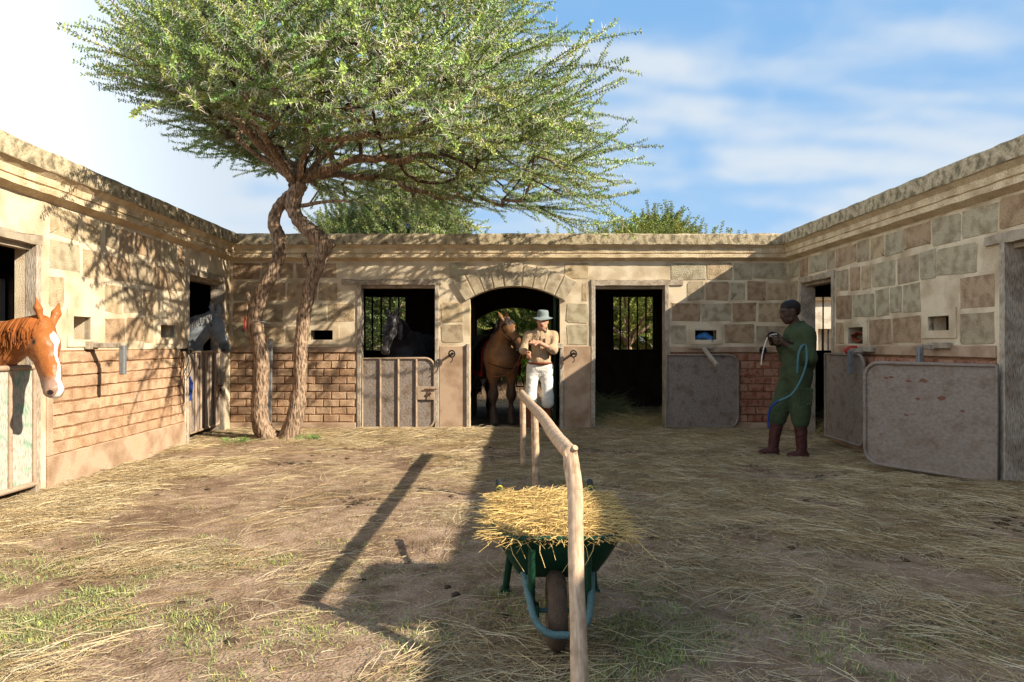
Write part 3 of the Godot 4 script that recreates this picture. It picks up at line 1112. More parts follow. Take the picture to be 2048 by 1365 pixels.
func right_range() -> void:
	var t := thing("stable_range", "shaded stone stable on the right with two doors swung open", "stable", Vector3.ZERO, "ranges of the stable yard")
	var x := Vector3(-0.005, 0, 1).normalized()
	t.transform = Transform3D(Basis(x, Vector3.UP, x.cross(Vector3.UP)), Vector3(4.19, 0, -10.32))
	var df := [0.46, 1.42, -0.1, 2.17]
	var dn := [4.57, 5.7, -0.1, 2.15]
	var n1 := [1.86, 2.22, 1.3, 1.5]
	var n2 := [3.5, 3.83, 1.43, 1.57]
	var mb := MB.new()
	wall_shell(mb, -3.5, 13.5, -0.1, 2.9, [df, dn, n1, n2], 0.0, -TH)
	part("wall", mb, M.plaster, t)
	cornice(t, -0.1, 13.5, 0.0)
	var bl := [[0.36, 1.5, -1, 2.27], [4.47, 5.9, -1, 2.25], [4.25, 4.5, 2.13, 2.25], [n1[0] - 0.11, n1[1] + 0.11, 1.26, 1.6], [n2[0] - 0.11, n2[1] + 0.11, 1.3, 1.67]]
	stones(t, 0.0, 6.5, ROWS, bl, 0.006, 1.0, ["stone0", "stone1", "stone2", "stone3", "stone6", "stone7", "stone0", "stone7", "stone4"])
	mb = MB.new()
	mb.quad(Vector3(1.5, 0.1, 0.003), Vector3(4.46, 0.1, 0.003), Vector3(4.46, 1.2, 0.003), Vector3(1.5, 1.2, 0.003))
	part("mortar_bed", mb, M.joint, t)
	bricks(t, 1.5, 4.46, 0.115, 0.1155, 9, [], 0.24, 0.012, 0.012, 0.016, "redbrick", 0.005)
	mb = MB.new()
	mb.box(Vector3(2.98, 1.23, 0.0), Vector3(2.96, 0.11, 0.05), 0.008)
	part("string_course", mb, M.render, t)
	mb = MB.new()
	mb.box(Vector3(2.98, 0.0, 0.0), Vector3(2.96, 0.22, 0.05), 0.008)
	part("plinth", mb, M.render, t)
	mb = MB.new()
	mb.box(Vector3(0.18, 0.6, 0.0), Vector3(0.34, 1.35, 0.04), 0.008)
	part("pillar_render", mb, M.render, t)
	niche_frame(t, n1, 0.1)
	niche_frame(t, n2, 0.1)
	door_frame(t, df[0], df[1], df[3], 0.05, 0.08, 0.22)
	door_frame(t, dn[0], dn[1], dn[3], 0.24, 0.2, 0.26)
	# far door lies open along the wall
	pipe_door(t, Vector3(1.44, 0.11, 0.09), -0.03, 1.05, 1.06, "sheet", 0, false, "", false)
	# near door, free edge towards the back of the yard
	var d := pipe_door(t, Vector3(4.55, 0.13, 0.06), 0.55, 1.16, 0.985, "sheet", 0, true, "grey metal door with small rust marks", false)
	d.rotation.z = 0.0
	for q in [[-0.95, 0.84, 0.03, 0.012], [-0.9, 0.85, 0.025, 0.014], [-0.74, 0.82, 0.03, 0.016], [-0.6, 0.83, 0.04, 0.02], [-0.65, 0.66, 0.024, 0.014], [-0.44, 0.68, 0.045, 0.024], [-0.27, 0.58, 0.022, 0.012], [-0.76, 0.5, 0.024, 0.012]]:
		mb = MB.new()
		var p := PackedVector2Array()
		for k in 10:
			var a := TAU * k / 10
			p.append(Vector2(q[0] + cos(a) * q[2] * rng.randf_range(0.6, 1.2), q[1] + sin(a) * q[3] * rng.randf_range(0.6, 1.2)))
		mb.prism(p, 0.0062, 0.0075)
		part("rust_mark", mb, M.rust_spot, d)
	rack_board(t, [Vector3(2.3, 1.22, 0.03), Vector3(2.3, 1.22, 0.2), Vector3(2.3, 0.95, 0.2)], [Vector3(2.38, 1.235, 0.05), Vector3(0.3, 0.06, 0.06)])
	rack_board(t, [Vector3(3.68, 1.27, 0.03), Vector3(3.68, 1.27, 0.2), Vector3(3.68, 1.02, 0.2)], [Vector3(3.74, 1.285, 0.05), Vector3(0.3, 0.06, 0.06)])
	mb = MB.new()
	mb.tube(spline([Vector3(2.1, 1.24, 0.0), Vector3(2.1, 1.24, 0.1), Vector3(2.08, 1.2, 0.16)]), pf([0.03, 0.03, 0.035]), 8)
	mb.tube(pv([Vector3(2.1, 1.24, 0.08), Vector3(2.1, 1.1, 0.08)]), pf([0.018]), 6)
	part("tap", mb, M.red_paint, t)
	# corner room and the rooms behind; the window looks out of the far end
	mb = MB.new()
	wall_shell(mb, 4.51, 8.1, -0.1, 2.75, [[6.0, 6.9, 1.13, 2.29]], 0.0, -0.3)
	var e := part("end_wall", mb, M.inner, t)
	e.transform = t.transform.affine_inverse() * Transform3D(Basis(), V3(0, 0, 13.82))
	var g := Node3D.new()
	t.add_child(g, true)
	g.name = "window"
	g.transform = e.transform
	mb = MB.new()
	wall_shell(mb, 6.0, 6.9, 1.13, 2.29, [[6.035, 6.865, 1.165, 2.255]], -0.09, -0.15)
	part("window_frame", mb, M.iron, g)
	for i in 4:
		mb = MB.new()
		mb.tube(pv([Vector3(6.0 + 0.18 * (i + 1), 1.13, -0.12), Vector3(6.0 + 0.18 * (i + 1), 2.29, -0.12)]), pf([0.015]), 6, false)
		part("bar", mb, M.iron, g)
	rear_room(t, -3.7, 13.5, 3.5, [[5.0, 6.6, 1.1, 2.3]], [2.9])
	mb = MB.new()
	mb.box(Vector3(13.4, 1.36, -1.75), Vector3(0.2, 2.85, 3.4))
	part("end_wall", mb, M.inner, t)
# ---------------------------------------------------------------- ground and plants
var ground_noise: FastNoiseLite
var patch_noise: FastNoiseLite
var fine_noise: FastNoiseLite

func ground_y(x: float, d: float) -> float:
	var y := ground_noise.get_noise_2d(x, d) * 0.022 + fine_noise.get_noise_2d(x, d) * 0.006
	# trodden litter banked up at the near right-hand door
	var q := Vector2((x - 4.4) / 1.1, (d - 5.6) / 1.0).length_squared()
	y += 0.12 * exp(-q)
	# bank of earth round the tree foot
	q = Vector2((x + 3.06) / 0.5, (d - 9.0) / 0.45).length_squared()
	y += 0.05 * exp(-q)
	return y

func axis_lines(lo: float, hi: float, step: float, far: float) -> Array:
	var out := []
	var v := lo
	while v <= hi + 0.001:
		out.append(v)
		v += step
	var g := step
	var a := lo
	var b := hi
	while b < far:
		g *= 1.5
		a -= g
		b += g
		out.push_front(a)
		out.append(b)
	return out

func make_ground() -> void:
	var xs := axis_lines(-6.0, 6.0, 0.085, 300.0)
	var ds := axis_lines(1.5, 12.0, 0.085, 300.0)
	var mb := MB.new()
	var nx := xs.size()
	for d in ds:
		for x in xs:
			var p := V3(x, ground_y(x, d), d)
			mb.V.append(p)
			var e := 0.05
			mb.N.append(Vector3(ground_y(x - e, d) - ground_y(x + e, d), 2 * e, ground_y(x, d + e) - ground_y(x, d - e)).normalized())
			var c := Color(1, 1, 1)
			# damp trodden muck in patches
			var m := smoothstep(0.08, 0.35, patch_noise.get_noise_2d(x * 1.6 + 40, d * 1.6)) 
			c = c.lerp(Color(0.5, 0.45, 0.42), 0.65 * m)
			if d > 14.2 or absf(x) > 8:
				c = Color(1.15, 1.12, 0.85)
			mb.C.append(c)
	for j in ds.size() - 1:
		for i in nx - 1:
			var a := j * nx + i
			mb.I.append_array([a, a + nx, a + nx + 1, a, a + nx + 1, a + 1])
	var o := part("ground", mb, M.soil, self)
	tag(o, "", "", "", "structure")

func strand(mb: MB, p: Vector3, dir: Vector3, len_: float, r: float, bend: float) -> void:
	var side := dir.cross(Vector3.UP).normalized()
	var m := p + dir * len_ * 0.5 + side * bend * len_ + Vector3.UP * absf(bend) * len_ * 0.4
	var e := p + dir * len_
	mb.tube(pv([p, m, e]), pf([r, r * 0.9, r * 0.6]), 3, false)

func straw_clump(seed_: int, n: int, spread: float, flat: float, longest: float) -> ArrayMesh:
	var g := RandomNumberGenerator.new()
	g.seed = seed_
	var mb := MB.new()
	for i in n:
		var a := g.randfn(0.0, 0.55) + (PI if g.randf() < 0.5 else 0.0)
		if g.randf() < 0.3:
			a = g.randf() * TAU
		var c := g.randf_range(0.6, 1.1)
		mb.col = Color(0.62 * c, 0.5 * c, 0.3 * c)
		if g.randf() < 0.25:
			mb.col = Color(0.4 * c, 0.29 * c, 0.16 * c)
		elif g.randf() < 0.2:
			mb.col = Color(0.76 * c, 0.66 * c, 0.46 * c)
		var rad := sqrt(g.randf()) * spread
		var th := g.randf() * TAU
		var l := g.randf_range(0.25, 1.0)
		l = longest * l * l + 0.03
		var dir := Vector3(cos(a), g.randf_range(-flat, flat), sin(a)).normalized()
		strand(mb, Vector3(cos(th) * rad, g.randf_range(0.002, 0.016), sin(th) * rad) - dir * l * 0.5, dir, l, g.randf_range(0.0007, 0.0015), g.randf_range(-0.14, 0.14))
	return mb.mesh()

func scatter(called: String, mesh_: Mesh, m: Material, xs: Array, parent: Node, cols: PackedColorArray) -> MultiMeshInstance3D:
	var mm := MultiMesh.new()
	mm.transform_format = MultiMesh.TRANSFORM_3D
	mm.use_colors = true
	mm.mesh = mesh_
	mm.instance_count = xs.size()
	for i in xs.size():
		mm.set_instance_transform(i, xs[i])
		mm.set_instance_color(i, cols[i])
	var o := MultiMeshInstance3D.new()
	o.name = called
	o.multimesh = mm
	o.material_override = m
	parent.add_child(o, true)
	return o

func straw_density(x: float, d: float) -> float:
	var n := patch_noise.get_noise_2d(x, d * 1.2)
	var f := 0.16 + n * 1.3
	f += 0.75 * smoothstep(8.3, 9.4, d)                       # swept up against the back wall
	f += 0.32 * smoothstep(0.2, 1.2, x)                       # the right of the yard
	f += 0.55 * smoothstep(-2.6, -4.0, x) * smoothstep(8.5, 6.0, d)
	f += 0.35 * exp(-pow((x + 0.6) / 0.7, 2)) * smoothstep(3.0, 5.0, d)
	# bare trodden earth in the middle and near the tree
	f -= 0.95 * exp(-(pow((x + 1.6) / 1.3, 2) + pow((d - 6.3) / 2.2, 2)))
	f -= 0.7 * exp(-(pow((x + 0.8) / 0.6, 2) + pow((d - 3.8) / 1.6, 2)))
	f -= 0.5 * exp(-(pow((x + 3.0) / 0.9, 2) + pow((d - 8.2) / 0.6, 2)))
	f -= 0.4 * exp(-(pow((x - 1.4) / 0.9, 2) + pow((d - 3.4) / 0.8, 2)))
	return clampf(f, 0.03, 1.0)

func make_straw() -> void:
	var a := straw_clump(5, 17, 0.2, 0.03, 0.36)
	var xs := []
	var cols := PackedColorArray()
	var n := 0
	while n < 5200:
		var x := rng.randf_range(-4.35, 4.35)
		var d := 2.3 + 8.0 * pow(rng.randf(), 0.85)
		if rng.randf() > straw_density(x, d):
			continue
		n += 1
		var turn := rng.randfn(0.3, 0.75) if x < 0 else rng.randf() * TAU
		var b := Basis(Vector3.UP, turn)
		var tilt := rng.randf_range(-0.08, 0.08)
		b = Basis(Vector3.RIGHT, tilt) * b
		var s := rng.randf_range(0.6, 1.25)
		xs.append(Transform3D(b.scaled(Vector3(s, rng.randf_range(0.8, 1.6), s)), V3(x, ground_y(x, d) + 0.004, d)))
		var c := rng.randf_range(0.75, 1.15)
		if rng.randf() < 0.35:
			cols.append(Color(0.62 * c, 0.56 * c, 0.48 * c))
		else:
			cols.append(Color(c, c, c))
	# trodden chaff over the whole yard
	var cx := []
	var cc := PackedColorArray()
	for i in 6000:
		var x := rng.randf_range(-4.3, 4.3)
		var d := 2.3 + 8.0 * pow(rng.randf(), 1.1)
		if rng.randf() > 0.1 + straw_density(x, d):
			continue
		var s := rng.randf_range(0.7, 1.4)
		cx.append(Transform3D(Basis(Vector3.UP, rng.randf() * TAU).scaled(Vector3(s, s, s)), V3(x, ground_y(x, d) + 0.002, d)))
		var c := rng.randf_range(0.6, 1.1)
		cc.append(Color(c, c, c))
	tag(scatter("straw_chaff", straw_clump(6, 34, 0.22, 0.05, 0.05), M.straw, cx, self, cc), "fine trodden chaff and broken straw on the yard floor", "chaff", "", "stuff")
	# litter on the stall floors
	for i in 1500:
		var x := rng.randf_range(1.2, 4.0)
		var d := rng.randf_range(10.4, 13.7)
		if i < 500:
			x = rng.randf_range(-4.0, -1.1)
		elif i > 1150:
			x = rng.randf_range(4.5, 7.4)
			d = rng.randf_range(4.0, 13.5)
		xs.append(Transform3D(Basis(Vector3.UP, rng.randf() * TAU).scaled(Vector3(1.2, 1.5, 1.2)), V3(x, ground_y(x, d) + 0.01, d)))
		cols.append(Color(0.95, 0.95, 0.9))
	var o := scatter("straw_litter", a, M.straw, xs, self, cols)
	tag(o, "loose golden straw strewn over the bare earth of the yard", "straw", "", "stuff")

func grass_clump(seed_: int, n: int, spread: float, h: float) -> ArrayMesh:
	var g := RandomNumberGenerator.new()
	g.seed = seed_
	var mb := MB.new()
	for i in n:
		var c := g.randf_range(0.7, 1.2)
		mb.col = Color(0.22 * c, 0.25 * c, 0.11 * c)
		if g.randf() < 0.2:
			mb.col = Color(0.34 * c, 0.3 * c, 0.1 * c)
		var a := g.randf() * TAU
		var p := Vector3(cos(a), 0, sin(a)) * spread * sqrt(g.randf())
		var a2 := g.randf() * TAU
		var dir := Vector3(cos(a2) * 0.7, 1.0, sin(a2) * 0.7).normalized()
		var l := h * g.randf_range(0.4, 1.0)
		var side := Vector3(-sin(a2), 0, cos(a2)) * 0.0022
		var m := p + dir * l * 0.55
		var e := p + dir * l + Vector3(cos(a2), -0.3, sin(a2)) * l * 0.35
		mb.quad(p - side, p + side, m + side * 0.8, m - side * 0.8)
		mb.tri(m - side * 0.8, m + side * 0.8, e)
	return mb.mesh()

func make_grass() -> void:
	var a := grass_clump(9, 24, 0.09, 0.032)
	var xs := []
	var cols := PackedColorArray()
	var n := 0
	while n < 2000:
		var x := rng.randf_range(-4.1, 3.9)
		var d := 2.35 + 6.6 * pow(rng.randf(), 1.3)
		var f := 0.0
		f += 1.0 * exp(-(pow((x + 2.1) / 0.95, 2) + pow((d - 3.4) / 0.75, 2)))
		f += 0.95 * exp(-(pow((x - 0.45) / 0.75, 2) + pow((d - 3.0) / 0.75, 2)))
		f += 0.5 * exp(-(pow((x - 1.6) / 1.0, 2) + pow((d - 7.0) / 0.55, 2)))
		f += 0.7 * exp(-(pow((x - 0.5) / 0.4, 2) + pow((d - 5.4) / 1.0, 2)))
		f += 0.35 * exp(-(pow((x - 2.2) / 0.9, 2) + pow((d - 2.9) / 0.4, 2)))
		f *= smoothstep(-0.25, 0.25, fine_noise.get_noise_2d(x * 0.45, d * 0.45) + 0.6 * patch_noise.get_noise_2d(x * 2.0 + 9, d * 2.0))
		if rng.randf() > f:
			continue
		n += 1
		var s := rng.randf_range(0.5, 1.15)
		xs.append(Transform3D(Basis(Vector3.UP, rng.randf() * TAU).scaled(Vector3(s, s, s)), V3(x, ground_y(x, d), d)))
		var c := rng.randf_range(0.75, 1.25)
		cols.append(Color(c, c, c * rng.randf_range(0.7, 1.1)))
	tag(scatter("grass", a, M.grass, xs, self, cols), "short green grass growing in patches between the straw", "grass", "", "stuff")
	# tufts at the tree foot
	for q in [[-2.72, 8.98, 0.16, "green grass tuft at the right foot of the tree"], [-3.55, 8.8, 0.14, "green grass tuft at the left foot of the tree"]]:
		var mb := MB.new()
		for k in 150:
			var c := rng.randf_range(0.7, 1.2)
			mb.col = Color(0.13 * c, 0.25 * c, 0.06 * c)
			var aa := rng.randf() * TAU
			var r: float = sqrt(rng.randf()) * q[2]
			var p := Vector3(cos(aa) * r * 1.3, 0, sin(aa) * r * 0.7)
			var dir := Vector3(rng.randf_range(-0.7, 0.7), 1, rng.randf_range(-0.7, 0.7)).normalized() * rng.randf_range(0.03, 0.11)
			var sd := Vector3(cos(aa), 0, sin(aa)) * 0.004
			mb.quad(p - sd, p + sd, p + dir * 0.6 + sd, p + dir * 0.6 - sd)
			mb.tri(p + dir * 0.6 - sd, p + dir * 0.6 + sd, p + dir + Vector3(dir.x, 0, dir.z) * 0.5)
		single("grass_tuft", mb, M.grass, q[3], "grass tuft", V3(q[0], ground_y(q[0], q[1]) - 0.003, q[1]), "tufts at the tree foot")
	# dry pasture beyond the passage
	xs = []
	cols = PackedColorArray()
	var dry := grass_clump(19, 30, 0.28, 0.3)
	for i in 2600:
		var x := rng.randf_range(-7, 9)
		var d := rng.randf_range(15.2, 30.0)
		var s := rng.randf_range(0.6, 1.2)
		xs.append(Transform3D(Basis(Vector3.UP, rng.randf() * TAU).scaled(Vector3(s, s, s)), V3(x, ground_y(x, d), d)))
		var c := rng.randf_range(0.8, 1.3)
		cols.append(Color(2.7 * c, 1.6 * c, 2.4 * c))
	tag(scatter("dry_grass", dry, M.grass, xs, self, cols), "dry yellow pasture grass seen beyond the arched passage", "grass", "", "stuff")
	# droppings and clods
	var mb := MB.new()
	mb.sdf([[Vector3(-0.02, 0.008, 0), Vector3(0.02, 0.012, 0.01), 0.014, 0.018], [Vector3(0.03, 0.006, 0.02), Vector3(0.035, 0.006, -0.02), 0.012, 0.012]], 0.006, 60.0, func(_p): return Color(1, 1, 1))
	xs = []
	cols = PackedColorArray()
	for i in 420:
		var x := rng.randf_range(-3.9, 4.0)
		var d := rng.randf_range(2.5, 9.9)
		if i > 150:
			var k := i % 14
			x = [2.2, 2.9, 3.3, 1.9, 2.5, 0.9, 3.4, -1.2, -2.4, 2.9, 1.4, 2.7, -0.4, 3.6][k] + rng.randfn(0, 0.12)
			d = [6.3, 6.5, 5.1, 5.4, 4.3, 6.2, 4.2, 5.6, 7.4, 8.3, 8.2, 5.6, 8.6, 4.8][k] + rng.randfn(0, 0.09)
		var s := rng.randf_range(0.2, 0.75)
		xs.append(Transform3D(Basis(Vector3.UP, rng.randf() * TAU).scaled(Vector3(s, s * 0.8, s)), V3(x, ground_y(x, d) - 0.002, d)))
		cols.append(Color(1, 1, 1))
	tag(scatter("clods", mb.mesh(), M.dung, xs, self, cols), "dark clods and droppings scattered in the straw", "clods", "", "stuff")

# leafy shoot pointing along +z, about 0.55 m long
func shoot(seed_: int, nodes: int, len_: float, lsize: float, green: Color, thorns: float, droop: float) -> ArrayMesh:
	var g := RandomNumberGenerator.new()
	g.seed = seed_
	var mb := MB.new()
	var pts := PackedVector3Array()
	var wob := Vector3(g.randf_range(-1, 1), g.randf_range(-1, 1), 0) * 0.05
	for i in 7:
		var t := i / 6.0
		pts.append(Vector3(sin(t * 4.0) * wob.x, sin(t * 3.0) * wob.y - droop * t * t, t * len_))
	mb.col = Color(0.15, 0.1, 0.07)
	mb.tube(pts, pf([0.0038, 0.0036, 0.0033, 0.003, 0.0026, 0.002, 0.0012]), 4, false)
	for i in nodes:
		var t := (i + 0.6) / nodes
		var f := t * 6.0
		var k := mini(int(f), 5)
		var p := pts[k].lerp(pts[k + 1], f - k)
		var a0 := i * 2.4
		for j in 5:
			var a := a0 + j * TAU / 5 + g.randf_range(-0.4, 0.4)
			var out := Vector3(cos(a), sin(a), g.randf_range(-0.1, 0.9)).normalized()
			var l := lsize * g.randf_range(0.6, 1.25)
			var s := out.cross(Vector3(g.randf() - 0.5, g.randf() - 0.5, g.randf() - 0.5)).normalized() * l * 0.26
			var c := g.randf_range(0.7, 1.25)
			mb.col = Color(green.r * c, green.g * c, green.b * c)
			var m := p + out * l * 0.55
			mb.quad(p, m + s, p + out * l, m - s)
		if g.randf() < thorns:
			for sgn in [-1.0, 1.0]:
				var a: float = a0 + sgn * 0.5
				var d := Vector3(cos(a) * 1.0, sin(a) * 1.0, 0.3).normalized() * g.randf_range(0.04, 0.09)
				mb.col = Color(0.75, 0.72, 0.66)
				mb.tube(pv([p, p + d]), pf([0.0022, 0.0006]), 3, false)
	return mb.mesh()

func look(dir: Vector3, roll: float, s: float) -> Basis:
	var z := dir.normalized()
	var x := Vector3.UP.cross(z)
	if x.length() < 0.05:
		x = Vector3.RIGHT
	x = x.normalized()
	var b := Basis(x, z.cross(x), z)
	return b * Basis(Vector3(0, 0, 1), roll) * Basis.from_scale(Vector3.ONE * s)

func acacia() -> void:
	var t := thing("acacia_tree", "thorny twin-stemmed acacia spreading its flat green crown over the yard", "tree", V3(-3.06, 0.0, 9.0))
	var o := t.position
	var L := func(x: float, y: float, d: float) -> Vector3: return V3(x, y, d) - o
	# pixel-free metres measured in the yard: two stems that meet again under the crown
	var s1 := spline([L.call(-3.02, -0.08, 9.0), L.call(-3.2, 0.06, 9.0), L.call(-3.32, 0.28, 9.0), L.call(-3.31, 0.7, 9.0), L.call(-3.3, 1.15, 8.98), L.call(-3.38, 1.55, 8.96), L.call(-3.32, 1.9, 8.97), L.call(-3.14, 2.3, 9.0), L.call(-3.06, 2.62, 9.0), L.call(-3.15, 2.9, 9.02), L.call(-3.08, 3.14, 9.05), L.call(-2.92, 3.3, 9.06), L.call(-2.82, 3.42, 9.05)], 9)
	var s2 := spline([L.call(-3.0, -0.08, 9.0), L.call(-2.95, 0.05, 8.99), L.call(-2.86, 0.35, 8.99), L.call(-2.8, 0.8, 9.0), L.call(-2.79, 1.25, 9.0), L.call(-2.74, 1.65, 9.0), L.call(-2.66, 2.05, 8.98), L.call(-2.52, 2.42, 8.97), L.call(-2.47, 2.6, 8.97), L.call(-2.62, 2.76, 8.97), L.call(-2.82, 2.94, 8.99), L.call(-2.9, 3.16, 9.02), L.call(-2.8, 3.42, 9.05)], 9)
	var mb := MB.new()
	mb.tube(s1, ramp([0.16, 0.125, 0.108, 0.096, 0.094, 0.1, 0.09, 0.082, 0.08, 0.08, 0.076, 0.072, 0.08], s1.size()), 26, true, 0.17, 3)
	part("trunk", mb, M.bark, t)
	mb = MB.new()
	mb.tube(s2, ramp([0.16, 0.13, 0.105, 0.088, 0.083, 0.084, 0.082, 0.094, 0.115, 0.1, 0.092, 0.092, 0.095], s2.size()), 26, true, 0.17, 4)
	# knot and stubs
	mb.tube(pv([L.call(-2.47, 2.6, 8.97), L.call(-2.33, 2.62, 8.93)]), pf([0.11, 0.05]), 10, true, 0.1, 5)
	mb.tube(pv([L.call(-2.7, 2.3, 8.97), L.call(-2.74, 2.5, 8.96)]), pf([0.04, 0.032]), 8, true, 0.1, 6)
	part("trunk", mb, M.bark, t)
	mb = MB.new()
	mb.tube(pv([L.call(-3.4, 1.72, 8.96), L.call(-3.47, 1.98, 8.94)]), pf([0.055, 0.02]), 8, true, 0.12, 7)
	mb.tube(spline([L.call(-2.78, 3.12, 9.0), L.call(-2.5, 3.16, 8.95), L.call(-2.2, 3.17, 8.9), L.call(-2.1, 3.12, 8.88)], 3), ramp([0.03, 0.024, 0.018, 0.008], 10), 6, true, 0.1, 8)
	mb.tube(spline([L.call(-2.66, 3.15, 8.97), L.call(-2.55, 3.3, 8.95), L.call(-2.52, 3.38, 8.95)], 3), ramp([0.014, 0.01, 0.004], 7), 5)
	part("stub", mb, M.bark, t)
	# limbs (relative metres), then branches grown to targets spread through the crown
	var pos := [L.call(-2.85, 3.4, 9.05)]
	var par := [-1]
	var limbs := [
		[[-3.1, 3.75, 8.8], [-3.45, 4.1, 8.3], [-3.7, 4.35, 7.8], [-3.8, 4.5, 7.4]],
		[[-3.0, 3.75, 8.5], [-3.1, 4.15, 7.7], [-3.05, 4.4, 7.0], [-2.9, 4.55, 6.4]],
		[[-2.6, 3.8, 8.6], [-2.3, 4.25, 7.9], [-1.9, 4.5, 7.2], [-1.5, 4.6, 6.6]],
		[[-2.45, 3.62, 9.05], [-2.0, 3.74, 9.0], [-1.5, 3.7, 8.9], [-1.0, 3.74, 8.75], [-0.4, 3.8, 8.6], [0.1, 3.85, 8.5]],
		[[-2.5, 3.85, 9.2], [-1.9, 4.3, 9.4], [-1.1, 4.6, 9.6], [-0.2, 4.7, 9.7]],
		[[-2.7, 3.95, 9.3], [-2.5, 4.5, 9.8], [-2.3, 4.9, 10.4], [-2.1, 5.1, 11.0]],
		[[-3.1, 3.8, 9.4], [-3.6, 4.3, 9.8], [-4.2, 4.6, 10.2]],
		[[-2.72, 4.0, 9.0], [-2.55, 4.6, 8.9], [-2.35, 5.2, 8.8], [-2.2, 5.6, 8.7]],
		[[-3.2, 3.7, 9.0], [-3.6, 3.95, 8.9], [-4.0, 4.2, 8.7]]]
	for lb in limbs:
		var at := 0
		var pts := [pos[0]]
		for q in lb:
			pts.append(L.call(q[0], q[1], q[2]))
		var sp := spline(pts, 3)
		for i in range(1, sp.size()):
			pos.append(sp[i] + Vector3(rng.randf_range(-1, 1), rng.randf_range(-1, 1), rng.randf_range(-1, 1)) * 0.025)
			par.append(at)
			at = pos.size() - 1
	var targets := []
	for i in 760:
		var a := rng.randf() * TAU
		var u := sqrt(rng.randf())
		var R := 4.0
		var dx := cos(a)
		var dz := sin(a)  # + is towards the camera
		R = 3.2 + 0.1 * maxf(dx, 0.0) - 1.6 * maxf(-dx, 0.0) - 0.5 * maxf(dz, 0.0)
		var x := -2.5 + dx * u * R
		var d := 8.75 - dz * u * R
		var top := 6.5 - 2.1 * pow(u, 2.2)
		var bot := 3.5 + 0.1 * u + 0.6 * smoothstep(0.0, 1.0, -dx) * u + 0.25 * (1.0 - u) - 0.5 * u * maxf(dx, 0.0)
		var y := lerpf(bot, top, pow(rng.randf(), 1.15))
		targets.append([L.call(x, y, d), u])
	targets.sort_custom(func(p, q): return (p[0] as Vector3).distance_squared_to(pos[0]) < (q[0] as Vector3).distance_squared_to(pos[0]))
	var tips := []
	for tg in targets:
		var p: Vector3 = tg[0]
		var best := 0
		var bd := 1e9
		for i in pos.size():
			var dd: float = p.distance_squared_to(pos[i])
			# prefer branching from a point nearer the trunk
			if pos[i].length_squared() < p.length_squared() + 0.1 and dd < bd:
				bd = dd
				best = i
		var from: Vector3 = pos[best]
		var n := clampi(int(from.distance_to(p) / 0.16), 2, 7)
		var sag := Vector3(rng.randf_range(-0.12, 0.12), rng.randf_range(-0.12, 0.05), rng.randf_range(-0.12, 0.12)) * from.distance_to(p)
		var at := best
		for k in n:
			var f := (k + 1.0) / n
			pos.append(from.lerp(p, f) + sag * sin(f * PI) + Vector3(rng.randf_range(-1, 1), rng.randf_range(-1, 1), rng.randf_range(-1, 1)) * 0.012)
			par.append(at)
			at = pos.size() - 1
		tips.append([at, n])
	# pipe-model thickness
	var area := PackedFloat32Array()
	area.resize(pos.size())
	for i in range(pos.size() - 1, 0, -1):
		area[i] += 1.0
		area[par[i]] += area[i]
	var kids := {}
	for i in range(1, pos.size()):
		if not kids.has(par[i]):
			kids[par[i]] = []
		kids[par[i]].append(i)
	# chains from every fork
	var thick := MB.new()
	var thin := MB.new()
	var queue := [[0, -1]]
	while queue.size():
		var q = queue.pop_back()
		var pts := PackedVector3Array()
		var rr := PackedFloat32Array()
		var i: int = q[0]
		if q[1] >= 0:
			pts.append(pos[q[1]])
			rr.append(0.0048 * pow(area[i], 0.43) + 0.002)
		while true:
			pts.append(pos[i])
			rr.append(0.0048 * pow(area[i], 0.43) + 0.002)
			if not kids.has(i):
				break
			var ks: Array = kids[i]
			var main: int = ks[0]
			for c in ks:
				if area[c] > area[main]:
					main = c
			for c in ks:
				if c != main:
					queue.append([c, i])
			i = main
		if pts.size() > 1:
			if rr[0] > 0.03:
				thick.tube(pts, rr, 10, true, 0.06, i)
			else:
				thin.tube(pts, rr, 5, false)
	part("limbs", thick, M.bark, t)
	tag(part("twigs", thin, M.twig, t), "", "", "", "stuff")
	# leafy shoots
	var variants := [shoot(101, 38, 0.8, 0.024, Color(0.24, 0.35, 0.1), 0.3, 0.05), shoot(102, 32, 0.66, 0.023, Color(0.2, 0.32, 0.1), 0.4, -0.05), shoot(103, 42, 0.92, 0.025, Color(0.29, 0.375, 0.105), 0.25, 0.1)]
	var xs := [[], [], []]
	var cs := [PackedColorArray(), PackedColorArray(), PackedColorArray()]
	for tp in tips:
		var i: int = tp[0]
		var steps: int = tp[1]
		for k in steps:
			var p: Vector3 = pos[i]
			var up: Vector3 = pos[i] - pos[par[i]]
			var flat := Vector3(p.x, 0, p.z).normalized()
			var cnt := 3 if k == 0 else 2
			for c in cnt:
				var dir := up.normalized() * 0.9 + flat * 0.55 + Vector3(rng.randf_range(-1, 1), rng.randf_range(-0.5, 0.5), rng.randf_range(-1, 1)) * 0.62
				dir.y *= 0.6
				if k == 0 and c == 0:
					dir = up.normalized() + flat * 0.3
				var v := rng.randi() % 3
				var s := rng.randf_range(0.55, 1.25) * (1.25 if k == 0 else 1.0)
				xs[v].append(Transform3D(look(dir, rng.randf() * TAU, s), p))
				var b := rng.randf_range(0.75, 1.3)
				cs[v].append(Color(b * rng.randf_range(0.85, 1.15), b, b * 0.95))
			i = par[i]
	var n := 0
	for v in 3:
		tag(scatter("crown", variants[v], M.leaf, xs[v], t, cs[v]), "", "", "", "stuff")
		n += xs[v].size()
	print("acacia shoots ", n, " nodes ", pos.size())

